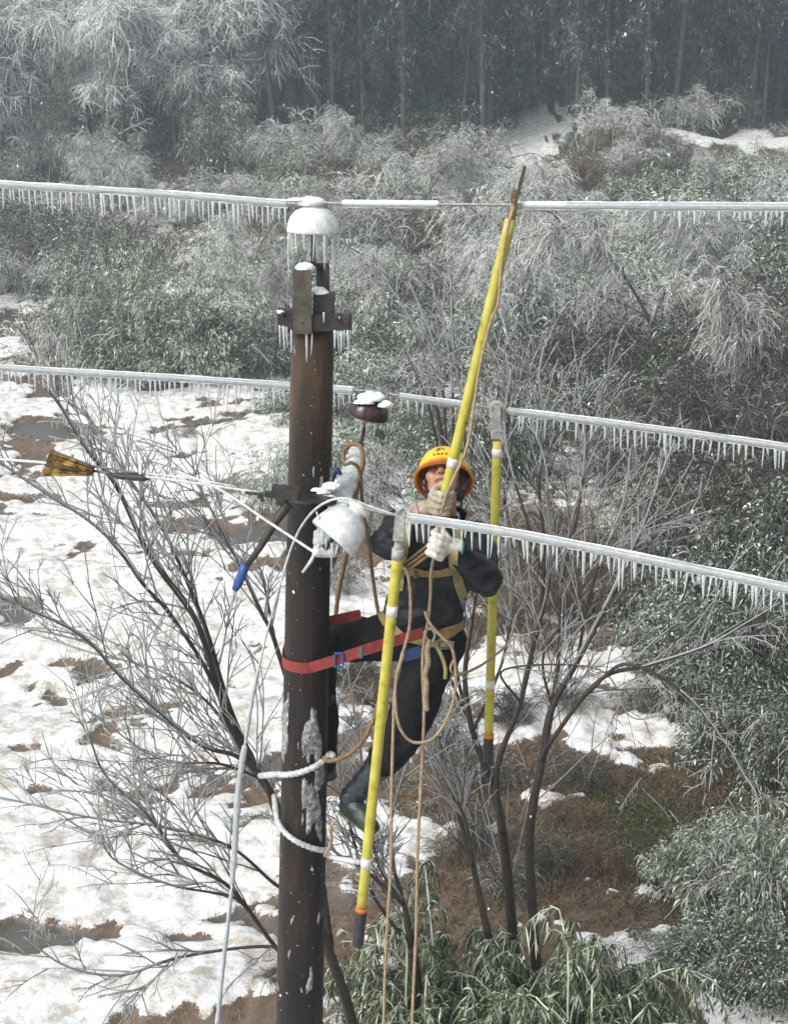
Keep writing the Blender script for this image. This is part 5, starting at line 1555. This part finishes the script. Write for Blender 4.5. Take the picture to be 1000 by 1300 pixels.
LBT = 'leaning bare tree on the slope, its drooping twigs glazed white'
for (u, v, h, rz) in ((872, 500, 240, PI), (720, 500, 210, 2.2), (655, 470, 170, 3.3), (560, 420, 200, .2), (520, 330, 150, 1), (330, 420, 150, 2.6), (300, 380, 150, .5), (960, 430, 180, 2.7),
                     (1010, 560, 220, 3.4), (110, 200, 130, 2.4), (60, 240, 120, 1.2), (180, 190, 150, .8), (230, 170, 140, 4), (350, 180, 120, 5), (460, 260, 130, 2), (820, 420, 170, .4),
                     (610, 300, 120, 2.9), (760, 330, 130, 3.5), (900, 300, 110, 1.5), (20, 190, 120, 3.0), (150, 130, 130, 1.9), (430, 470, 150, 3.3), (500, 480, 170, 2.0)):
    tree_px(BT, 'glazed_tree', u, v, h, rz, LBT, GB)
for (u, v, h, rz) in ((70, 170, 120, 1), (130, 165, 130, 2), (190, 160, 120, 4), (250, 160, 120, 5), (300, 150, 110, .4), (20, 150, 100, 3), (350, 150, 110, 2.5), (160, 120, 110, 1.4), (90, 120, 100, 5.2), (230, 115, 110, .9), (400, 150, 100, 4.4)):
    tree_px(RT, 'rimed_tree', u, v, h, rz, 'rimed bare tree whitened for haze before the misty end of the wood', 'white rimed trees by the misty wood', 6.0)
# ---------- forest: trunks with drooping sprays
def forest_tree(seed, h=15.0, brown=False, start=.07):
    rng = np.random.default_rng(seed)
    tr = .13 if start > .2 else .16
    K = 10; t = np.linspace(0, 1, K)
    trunk = np.stack((.12 * np.sin(t * 6 + seed), .12 * np.cos(t * 5 + seed), h * t), -1)[None]
    b1 = Bag()
    for k in range(K - 1):
        b1.twigs(trunk[:, k], trunk[:, k + 1], np.array([tr * (1 - .75 * t[k])]), np.array([tr * (1 - .75 * t[k + 1])]), np.array([.1]), sides=8)
    nb = 62
    br = sprout(trunk, nb, rng, start, .98, 2.3, .25, .0, .85, 6)
    bag_curves(b1, br, .030, .012, .05, .3, rng, 3)
    sbr = sprout(br, nb * 7, rng, .25, 1, .95, -.1, .6, .6, 4)
    bag_curves(b1, sbr, .012, .008, .05, .4, rng, 3)
    n = 7800
    i = rng.integers(0, len(sbr), n); f = rng.uniform(.05, 1, n) * 3; k = np.minimum(f.astype(int), 2); f = (f - k)[:, None]
    p = sbr[i, k] * (1 - f) + sbr[i, k + 1] * f + rng.normal(size=(n, 3)) * .035
    d = nrm(rng.normal(size=(n, 3))) + np.array([[0, 0, -.55]])
    tn = np.clip(rng.beta(1.0, 1.7, n) + np.repeat(rng.uniform(-.1, .1, len(sbr)), 1)[i], 0, 1)
    b2 = Bag(); b2.leaves(p, d, rng.uniform(.13, .30, n), rng.uniform(.03, .065, n), tn, .5, rng)
    return b1.mesh('trunk', M['bark_far']), b2.mesh('crown', M['conifer_brown'] if brown else M['conifer'])
FT = [forest_tree(400 + i, 15 + i) for i in range(3)]
FE = [forest_tree(440 + i, 16 + i, False, .30) for i in range(2)]
FB = [forest_tree(420 + i, 14, True) for i in range(2)]
vf = random.Random(77)
def in_clear(x, y):
    return any(((x - g.x) / (a * 1.15)) ** 2 + ((y - g.y) / (b_ * 1.15)) ** 2 < 1 for (g, a, b_, k) in PATCH[:5]) or (abs(x - PATCH[0][0].x) < 1.2 and y < PATCH[0][0].y + 3)
def forest_row(n, x0, x1, y0, y1, grp, lab, smin=.85, smax=1.2, pairs=FT, name='forest_tree', base_lab=None):
    for i in range(n):
        x = x0 + (x1 - x0) * (i + vf.uniform(.1, .9)) / n; y = vf.uniform(y0, y1)
        if in_clear(x, y): continue
        tree(vf.choice(pairs), name, Vector((x, y, zg(x, y) - .2)), vf.uniform(smin, smax), vf.uniform(0, 6.28), lab, grp, parts=('trunk', 'twigs' if pairs is TT or pairs is RT else 'crown'), rot=(vf.uniform(-.04, .04), vf.uniform(-.05, .05)))
L1 = ('dark straight forest tree with drooping iced sprays at the edge of the wood', 'trees along the forest edge')
L2 = ('hazy forest tree deeper inside the wood', 'trees inside the wood')
L3 = ('bare tall tree with whitened twigs in front of the wood', 'bare tall trees before the wood')
L4 = ('brownish forest tree with rusty drooping sprays', 'brownish trees of the wood')
forest_row(34, -4, 21, 61, 67, L1[1], L1[0], .7, 1.15, pairs=FE)
forest_row(10, -5, 21, 67, 70, L2[1], L2[0])
forest_row(5, 4, 20, 64, 69, L4[1], L4[0], pairs=FB, name='brown_forest_tree')
forest_row(20, -9, 26, 70, 76, L2[1], L2[0])
forest_row(18, -4, 32, 77, 88, L2[1], L2[0])
forest_row(20, -7, 40, 92, 110, L2[1], L2[0], 1.0, 1.3)
forest_row(18, -42, -6, 84, 108, 'white rimed trees by the misty wood', 'rimed bare tree whitened for haze before the misty end of the wood', 1.9, 2.7, RT, 'rimed_tree')
forest_row(28, -60, 50, 112, 140, L2[1], L2[0], 1.1, 1.5)
forest_row(12, -50, -24, 76, 92, L2[1], L2[0])
forest_row(15, -23, -4, 57, 66, 'white rimed trees by the misty wood', 'rimed bare tree whitened for haze before the misty end of the wood', 1.0, 1.5, RT, 'rimed_tree')
forest_row(12, -30, -6, 68, 80, 'white rimed trees by the misty wood', 'rimed bare tree whitened for haze before the misty end of the wood', 1.3, 2.0, RT, 'rimed_tree')
forest_row(24, -80, -8, 130, 170, L2[1], L2[0], 1.1, 1.6)
forest_row(14, -20, 1, 62, 80, L3[1], L3[0], .8, 1.1, TT, 'bare_forest_tree')
forest_row(7, -26, -6, 82, 100, L3[1], L3[0], .8, 1.1, TT, 'bare_forest_tree')
forest_row(5, 2, 18, 66, 80, L3[1], L3[0], .8, 1.1, TT, 'bare_forest_tree')
# young trees and undergrowth along the foot of the wood
LBF = {'green': ('dark green shrub along the foot of the wood', 'green shrubs along the foot of the wood'),
       'frost': ('frosted evergreen shrub along the foot of the wood', 'frosted evergreens along the foot of the wood'),
       'pale': ('pale arching shrub along the foot of the wood', 'pale shrubs along the foot of the wood'),
       'fine': ('glazed grey thicket along the foot of the wood', 'thickets along the foot of the wood')}
for i in range(46):
    x = vf.uniform(-26, 22); y = vf.uniform(57, 72) if x > -6 else vf.uniform(60, 95)
    if abs(x - PATCH[0][0].x) < 2.4 and y < PATCH[0][0].y + 4 or in_clear(x, y): continue
    k = vf.choice(['green', 'frost', 'pale', 'pale', 'fine'])
    shrub(k, Vector((x, y, zg(x, y) - .05)), vf.uniform(.7, 1.5), LBF[k][0], LBF[k][1])

# ---------- low undergrowth, dry grass and green grass (nobody could count these)
def scatter(n, rng, cond, xr, yr):
    out = []
    while sum(len(o) for o in out) < n:
        y = yr[0] + (yr[1] - yr[0]) * rng.random(n * 2) ** .8
        x = rng.uniform(-1, 1, n * 2) * np.minimum(xr, .42 * y + 1.5)
        ok = cond(x, y); out.append(np.stack((x[ok], y[ok]), -1))
    return np.concatenate(out)[:n]
rng = np.random.default_rng(9)
def inhollow(x, y): return np.exp(-(((x - 3.0) / 1.2) ** 2 + ((y - 13.2) / 1.6) ** 2))
def cond_straw(x, y):
    s, w, mo_ = snow_field(x, y)
    clump = fbm(x * 1.3, y * 1.3, 91, 3)
    return ((s < .45) | ((s < .97) & (rng.random(len(x)) < .10))) & (w < .35) & (clump + rng.random(len(x)) * .35 > .60) & (x < 6)
xy = np.concatenate((scatter(6500, rng, cond_straw, 9, (8, 34)), scatter(3600, rng, lambda x, y: (x > .0) & (x < 4.2) & (snow_field(x, y)[0] < .5) & (inhollow(x, y) < .6), 6, (9.5, 20))))
nb = 9
c = np.repeat(xy, nb, 0) + rng.normal(size=(len(xy) * nb, 2)) * .05
p = np.stack((c[:, 0], c[:, 1], zbase(c[:, 0], c[:, 1]) - .01), -1)
d = rng.normal(size=p.shape) * .75; d[:, 2] = np.abs(d[:, 2]) * .7 + .35
bg = Bag(); bg.leaves(p, d, rng.uniform(.10, .34, len(p)), rng.uniform(.006, .013, len(p)), np.clip(rng.beta(2, 2, len(p)) * np.where(p[:, 0] > .3, .72, 1.0), 0, 1), 1.3, rng)
tag(link('dry_grass', bg.mesh('dry_grass', M['straw'])), 'matted dry brown grass showing between the snow patches', 'grass', kind='stuff')
def cond_green(x, y): return (inhollow(x, y) > .15) & (rng.random(len(x)) < inhollow(x, y))
xy = scatter(17000, rng, cond_green, 6, (10, 18))
p = np.stack((xy[:, 0], xy[:, 1], zbase(xy[:, 0], xy[:, 1]) - .01), -1)
d = rng.normal(size=p.shape) * .6; d[:, 2] = np.abs(d[:, 2]) + .4
bg = Bag(); bg.leaves(p, d, rng.uniform(.06, .18, len(p)), rng.uniform(.006, .012, len(p)), rng.beta(2, 2.5, len(p)), 1.0, rng)
tag(link('green_grass', bg.mesh('green_grass', M['grass'])), 'short wet green grass in the hollow by the brown bank', 'grass', kind='stuff')
def cond_und(x, y):
    s, w, _ = snow_field(x, y)
    fieldm = (x < .4 - (y - 14) * .06) & (y < 33)
    cl = fbm(x * .35, y * .35, 44, 3)
    snowy = np.zeros(len(x), bool)
    for (g, a, b_, k) in PATCH[:5]: snowy |= (((x - g.x) / a) ** 2 + ((y - g.y) / b_) ** 2) < 1.3
    return ~fieldm & (cl + rng.random(len(x)) * .5 > .68) & ~snowy & (y > 19)
xy = scatter(19000, rng, cond_und, 30, (19, 66))
n = len(xy); nb = 4
c = np.repeat(xy, nb, 0) + rng.normal(size=(n * nb, 2)) * .12
p = np.stack((c[:, 0], c[:, 1], zbase(c[:, 0], c[:, 1]) + rng.uniform(0, .12, n * nb)), -1)
d = rng.normal(size=p.shape); d[:, 2] = np.abs(d[:, 2]) * .8 + .2
bg = Bag(); bg.leaves(p, d, rng.uniform(.25, .75, n * nb), rng.uniform(.012, .03, n * nb), np.clip(rng.beta(2, 1.6, n * nb), 0, 1), 1.3, rng)
tag(link('undergrowth', bg.mesh('undergrowth', M['twig_pale'])), 'low frosted undergrowth covering the slope between the shrubs', 'undergrowth', kind='stuff')
xy = scatter(5200, rng, lambda x, y: cond_und(x, y) & (fbm(x * .2, y * .2, 14, 2) > .5), 30, (24, 64))
n = len(xy); c = np.repeat(xy, 5, 0) + rng.normal(size=(n * 5, 2)) * .09
p = np.stack((c[:, 0], c[:, 1], zbase(c[:, 0], c[:, 1])), -1)
d = rng.normal(size=p.shape) * .6; d[:, 2] = np.abs(d[:, 2]) + .5
bg = Bag(); bg.leaves(p, d, rng.uniform(.3, .8, n * 5), rng.uniform(.012, .026, n * 5), np.clip(rng.beta(2.2, 1.8, n * 5), 0, 1), 1.2, rng)
tag(link('slope_grass', bg.mesh('slope_grass', M['straw'])), 'tall straw coloured grass bent among the shrubs of the slope', 'grass', kind='stuff')

# ------------------------------------------------------------------ near bamboo
def bamboo(seed, ncul, h, spread, lean=(0, 0)):
    rng = np.random.default_rng(seed)
    cu = arcs(ncul, rng, .10, h, spread, 1.15, 9)
    t = np.linspace(0, 1, 9)[None, :, None]
    cu = cu + np.array([lean[0], lean[1], 0])[None, None, :] * t ** 1.5
    b1 = Bag(); bag_curves(b1, cu, .008, .004, .45, .85, rng, 5)
    br = sprout(cu, ncul * 13, rng, .3, 1, .34, .0, .8, .7)
    bag_curves(b1, br, .0035, .0025, .4, .9, rng)
    n = ncul * 13 * 30
    lf = sprout(br, n, rng, .1, 1, .085, -.2, .35, .5, 3)
    b2 = Bag(); L = np.linalg.norm(lf[:, 2] - lf[:, 0], axis=1)
    b2.leaves(lf[:, 0], lf[:, 2] - lf[:, 0], np.maximum(L, .05) * 1.15, rng.uniform(.007, .014, n), np.clip(rng.beta(.9, 1.25, n), 0, 1), .9, rng)
    return b1.mesh('culms', M['bamboo']), b2.mesh('leaves', M['bamboo'])
BB = [bamboo(500, 15, 1.7, .85), bamboo(501, 13, 1.5, .9), bamboo(502, 16, 1.9, .75)]
BBL = ('low bamboo clump bent under ice at the foot of the bare stems', 'iced bamboo at the foot of the stems')
vb2 = random.Random(3)
for (u, v, Yd, s) in ((470, 1420, 8.6, .8), (540, 1400, 8.9, .95), (610, 1400, 8.7, 1.0), (680, 1380, 8.8, 1.1), (750, 1400, 8.5, 1.1), (800, 1420, 8.3, .95), (580, 1330, 9.6, .9), (500, 1330, 9.8, .8), (660, 1320, 9.7, .85), (720, 1330, 9.3, .95), (800, 1330, 8.5, 1.15), (770, 1300, 8.9, 1.1), (850, 1400, 8.2, .9), (440, 1500, 7.9, .7), (640, 1500, 7.9, .85), (720, 1520, 7.7, .9), (560, 1500, 8.0, .8)):
    q = P(u, v, Yd); i = vb2.randrange(3); s *= 1.22
    e = empty('bamboo_clump', (q.x, Yd, zg(q.x, Yd) - .03), BBL[0], 'bamboo', BBL[1])
    e.rotation_euler = (0, 0, vb2.uniform(0, 6.28)); e.scale = (s, s, s * vb2.uniform(.9, 1.1))
    tag(link0('culms', BB[i][0], e), kind='stuff'); tag(link0('leaves', BB[i][1], e), kind='stuff')
q = P(330, 1380, 8.6); e = empty('bamboo_clump', (q.x, 8.6, zg(q.x, 8.6)), 'small dark bamboo tuft left of the pole foot', 'bamboo')
e.scale = (.55, .55, .5); tag(link0('culms', BB[0][0], e), kind='stuff'); tag(link0('leaves', BB[0][1], e), kind='stuff')

# ------------------------------------------------------------------ near bare trees: stems measured one by one
def near_tree(label, stems, seed, ntwig=12, twig_len=.55, spread_up=.25, droop=.28, thin=1.0, icy=.6):
    rg = random.Random(seed)
    base = stems[0][0][0]; b0 = P(*base)
    e = empty('bare_tree', Vector((b0.x, b0.y, zg(b0.x, b0.y))), label, 'tree')
    T, I, C = MB(), MB(), MB()
    def twig(p, d, L, r, lev):
        n = 5 if lev == 0 else 4
        pts = [p]; q = Vector(p); dd = d.normalized()
        for i in range(n):
            dd = (dd + Vector((rg.uniform(-.09, .09), rg.uniform(-.09, .09), rg.uniform(-.08, .08) - droop * (i / n) * .35))).normalized()
            q = q + dd * L / n; pts.append(q.copy())
        rad = [r * (1 - .55 * i / n) for i in range(n + 1)]
        T.tube(pts, rad, 4, False, att=rg.uniform(.05, .35))
        ice = [x * 1.0 + .0018 for x in rad]
        if rg.random() < icy: I.tube([x + Vector((0, 0, .0008)) for x in pts], ice, 5, True)
        for i in range(n):
            seg = pts[i + 1] - pts[i]
            if abs(seg.normalized().z) < .55 and rg.random() < .75:
                for k in range(int(seg.length / .026)):
                    if rg.random() < .62:
                        s = pts[i].lerp(pts[i + 1], rg.random()); l = rg.uniform(.015, .055)
                        C.tube([s - Vector((0, 0, .002)), s - Vector((0, 0, l))], [.0038, .0011], 3, False)
        if lev < 2:
            for k in range(rg.randint(2, 5) if lev == 0 else rg.randint(0, 2)):
                i = rg.randint(1, n - 1); f = rg.random()
                pp = pts[i].lerp(pts[i + 1], f)
                t = (pts[i + 1] - pts[i]).normalized(); s = t.orthogonal().normalized(); s.rotate(Matrix.Rotation(rg.uniform(0, 6.28), 3, t))
                twig(pp, t * 1.0 + s * rg.uniform(.4, .9) + Vector((0, 0, spread_up * .6)), L * rg.uniform(.35, .7), r * .72, lev + 1)
    for (key, r0, r1, nt) in stems:
        pts = catmull([P(*k) for k in key], 8)
        N_ = len(pts)
        rad = [(r0 + (r1 - r0) * (i / (N_ - 1)) ** .8) for i in range(N_)]
        m = MB(); m.tube(pts, [x * (1 + .08 * noise.noise(q * 9)) for x, q in zip(rad, pts)], 9); m.build('stem', M['bark'], e)
        if r1 < .012:
            st = int(N_ * .45)
            I.tube([q + Vector((0, 0, x * .35)) for q, x in zip(pts[st:], rad[st:])], [x * .84 + .0020 for x in rad[st:]], 6)
        length = sum((pts[i + 1] - pts[i]).length for i in range(N_ - 1))
        for k in range(int(1.5 * (nt if nt is not None else ntwig))):
            t = rg.uniform(.16, 1) ** .85; i = min(int(t * (N_ - 1)), N_ - 2)
            tg = (pts[i + 1] - pts[i]).normalized(); s = tg.orthogonal().normalized(); s.rotate(Matrix.Rotation(rg.uniform(0, 6.28), 3, tg))
            if s.y < -.3 and rg.random() < .6: s.y *= -.5
            twig(pts[i], tg * rg.uniform(.6, 1.2) + s * .8 + Vector((0, 0, spread_up)), twig_len * 1.35 * rg.uniform(.35, 1.1) * (1.15 - .5 * t), max(.0022, min(rad[i] * .5, .0052)) * thin, 0)
    tag(T.build('twigs', M['bark'], e), kind='stuff')
    tag(I.build('twig_ice', M['ice_twig'], e), kind='stuff')
    tag(C.build('small_icicles', M['ice_clear'], e), kind='stuff')
    return e
def S_(pts, Y0, Y1, r0, r1, nt=None):
    n = len(pts)
    return ([(u, v, Y0 + (Y1 - Y0) * i / (n - 1)) for i, (u, v) in enumerate(pts)], r0, r1, nt)
left = [
    S_([(456, 1330), (436, 1260), (410, 1187), (385, 1110), (345, 1010), (300, 942), (270, 850), (247, 784), (190, 704), (148, 617), (114, 575), (76, 514), (57, 491)], 8.6, 8.0, .042, .006, 16),
    S_([(385, 1110), (352, 1038), (335, 990), (300, 960), (250, 942), (160, 865), (106, 808), (40, 775), (0, 758)], 8.4, 7.6, .022, .006, 16),
    S_([(400, 1260), (348, 1200), (292, 1127), (231, 1092), (192, 1038), (135, 985), (112, 930)], 8.4, 7.7, .018, .005, 14),
    S_([(320, 1160), (292, 1138), (215, 1123), (146, 1092), (125, 1054)], 8.2, 7.7, .011, .004, 10),
    S_([(330, 985), (292, 900), (262, 800), (228, 716), (201, 662), (152, 590), (125, 548), (82, 499)], 8.35, 8.6, .020, .005, 15),
    S_([(310, 955), (262, 850), (213, 776), (182, 742), (152, 700), (114, 662), (38, 613), (-10, 580)], 8.3, 7.8, .016, .005, 14),
    S_([(420, 1200), (385, 950), (350, 818), (331, 776), (304, 716), (274, 658), (251, 613), (243, 579)], 8.7, 8.9, .022, .005, 12),
    S_([(410, 1230), (346, 1202), (230, 1215), (154, 1238), (85, 1227), (31, 1190)], 8.3, 7.8, .014, .004, 12),
    S_([(375, 1130), (350, 1123), (292, 1075), (208, 1050), (115, 1038), (0, 1012)], 8.5, 8.0, .015, .004, 16),
    S_([(300, 942), (262, 890), (200, 850), (120, 830), (30, 800)], 8.2, 8.8, .012, .004, 12),
    S_([(335, 990), (280, 970), (200, 962), (110, 900)], 8.3, 7.9, .011, .004, 14),
    S_([(350, 818), (335, 740), (322, 690), (318, 640)], 8.8, 9.0, .010, .004, 6),
    S_([(270, 850), (240, 770), (215, 735), (190, 690), (178, 640), (183, 600)], 8.1, 8.0, .010, .004, 8),
]
near_tree('bare multi stemmed tree left of the pole, branches sheathed in ice over the snow field', left, 31, 12, .52, icy=.85)
right = [
    S_([(660, 1260), (652, 1200), (638, 1060), (624, 996), (600, 930), (590, 860), (600, 780), (612, 700)], 10.4, 10.3, .056, .010, 12),
    S_([(682, 1240), (678, 1190), (672, 1060), (688, 964), (700, 900), (732, 840), (772, 764), (792, 720), (816, 668), (840, 600), (856, 560)], 10.2, 10.6, .050, .006, 14),
    S_([(688, 964), (700, 940), (760, 864), (824, 844), (896, 820), (952, 788), (990, 765)], 10.2, 9.6, .022, .006, 12),
    S_([(735, 890), (748, 878), (788, 844), (832, 856), (880, 892), (920, 944), (944, 984), (960, 1012), (962, 1056)], 10.1, 9.4, .017, .006, 10),
    S_([(638, 1060), (630, 980), (660, 892), (680, 804), (696, 740), (696, 640), (690, 580), (670, 532)], 10.3, 10.6, .030, .005, 14),
    S_([(690, 960), (704, 876), (710, 812), (712, 740), (728, 652), (748, 588), (764, 548)], 10.3, 10.9, .024, .005, 12),
    S_([(612, 960), (585, 880), (575, 800), (580, 700), (590, 640)], 10.5, 10.9, .020, .006, 8),
    S_([(690, 740), (668, 660), (650, 600), (640, 540), (648, 470)], 10.6, 10.9, .014, .006, 8),
    S_([(684, 800), (690, 700), (684, 620), (690, 540), (684, 480), (690, 440)], 10.5, 10.7, .018, .006, 9),
    S_([(712, 740), (735, 640), (742, 560), (735, 500)], 10.6, 10.9, .014, .006, 8),
    S_([(732, 840), (752, 740), (790, 640), (800, 570)], 10.5, 10.8, .014, .006, 8),
    S_([(600, 930), (560, 830), (540, 740), (520, 660), (500, 600)], 10.4, 10.8, .016, .006, 8),
    S_([(600, 930), (640, 830), (650, 730), (640, 650)], 10.4, 10.6, .016, .006, 8),
    S_([(700, 900), (690, 830), (735, 760), (742, 690), (738, 620), (720, 560)], 10.4, 10.7, .012, .004, 6),
    S_([(620, 985), (560, 960), (540, 900), (520, 840)], 10.3, 10.8, .012, .004, 8),
    S_([(660, 892), (640, 850), (760, 850), (800, 910), (850, 905)], 10.2, 9.9, .010, .004, 8),
]
near_tree('dark stemmed bare tree right of the worker with one iced branch arching over', right, 41, 14, .66)
mid = [
    S_([(534, 1330), (530, 1277), (520, 1200), (512, 1148), (482, 1100), (470, 1040), (455, 940), (440, 840)], 9.2, 9.4, .034, .006, 12),
    S_([(540, 1320), (527, 1211), (510, 1140), (500, 1100), (497, 1040), (520, 960), (545, 900)], 9.3, 9.6, .026, .006, 12),
    S_([(512, 1148), (470, 1110), (430, 1085), (395, 1060), (330, 1030)], 9.2, 9.2, .016, .005, 10),
    S_([(527, 1211), (470, 1130), (440, 1030), (428, 960), (430, 880)], 9.3, 9.4, .016, .005, 10),
    S_([(620, 1190), (600, 1100), (575, 1010), (555, 950), (548, 880)], 9.6, 9.9, .030, .006, 10),
    S_([(600, 1100), (590, 1040), (560, 980), (530, 930)], 9.6, 9.7, .016, .005, 8),
]
near_tree('slender bare stems rising from the bamboo behind the hanging ropes', mid, 51, 10, .5)
shoots = [
    S_([(570, 760), (566, 600), (546, 483), (525, 415), (488, 353)], 11.4, 11.8, .026, .006, 6),
    S_([(572, 740), (566, 560), (560, 480), (545, 420), (520, 360)], 11.4, 11.6, .016, .005, 5),
    S_([(574, 740), (575, 540), (570, 450), (548, 360)], 11.4, 12, .016, .005, 5),
    S_([(576, 740), (590, 560), (575, 440), (572, 355)], 11.4, 12, .015, .005, 5),
    S_([(580, 720), (600, 560), (612, 500), (590, 400)], 11.4, 12, .014, .005, 5),
    S_([(566, 620), (545, 520), (530, 480), (515, 450)], 11.4, 11.2, .012, .005, 3),
    S_([(640, 640), (645, 520), (648, 480), (642, 450)], 11.4, 11.6, .012, .005, 3),
    S_([(640, 640), (655, 520), (668, 480), (672, 445)], 11.4, 11.2, .012, .005, 3),
]
near_tree('upright frosted young shoots behind the raised yellow stick', shoots, 61, 5, .35, .5, .1)
# ------------------------------------------------------------------ falling snow and haze
rng = np.random.default_rng(2)
bg = MB()
r3 = random.Random(8)
for i in range(90):
    Yd = r3.uniform(3.2, 14); q = P(r3.uniform(-60, 1060), r3.uniform(-40, 1340), Yd)
    if q.z < zg(q.x, q.y) + .1: continue
    s = r3.uniform(.002, .0048)
    R = Matrix.Rotation(r3.uniform(0, 3), 3, 'X')
    bg.sphere(q, (s, s * .8, s * r3.uniform(1.0, 1.9)), Matrix.Rotation(r3.uniform(-.3, .3), 3, 'Y'), 6, 4)
tag(bg.build('falling_snow', M['snow'], None), 'scattered wet snowflakes falling through the air', 'snow', kind='stuff')
hz = MB(); hz.box((0, 100, 26), (262, 262, 60)); hm, nt, out = mat_new('haze_air')
vol = nt.nodes.new('ShaderNodeVolumePrincipled'); vol.inputs['Color'].default_value = (.74, .87, .95, 1); vol.inputs['Density'].default_value = .0021; vol.inputs['Anisotropy'].default_value = .2
nt.links.new(vol.outputs['Volume'], out.inputs['Volume'])
ho = hz.build('haze', hm, None, False); tag(ho, 'cold grey haze filling the air', 'haze', kind='stuff')
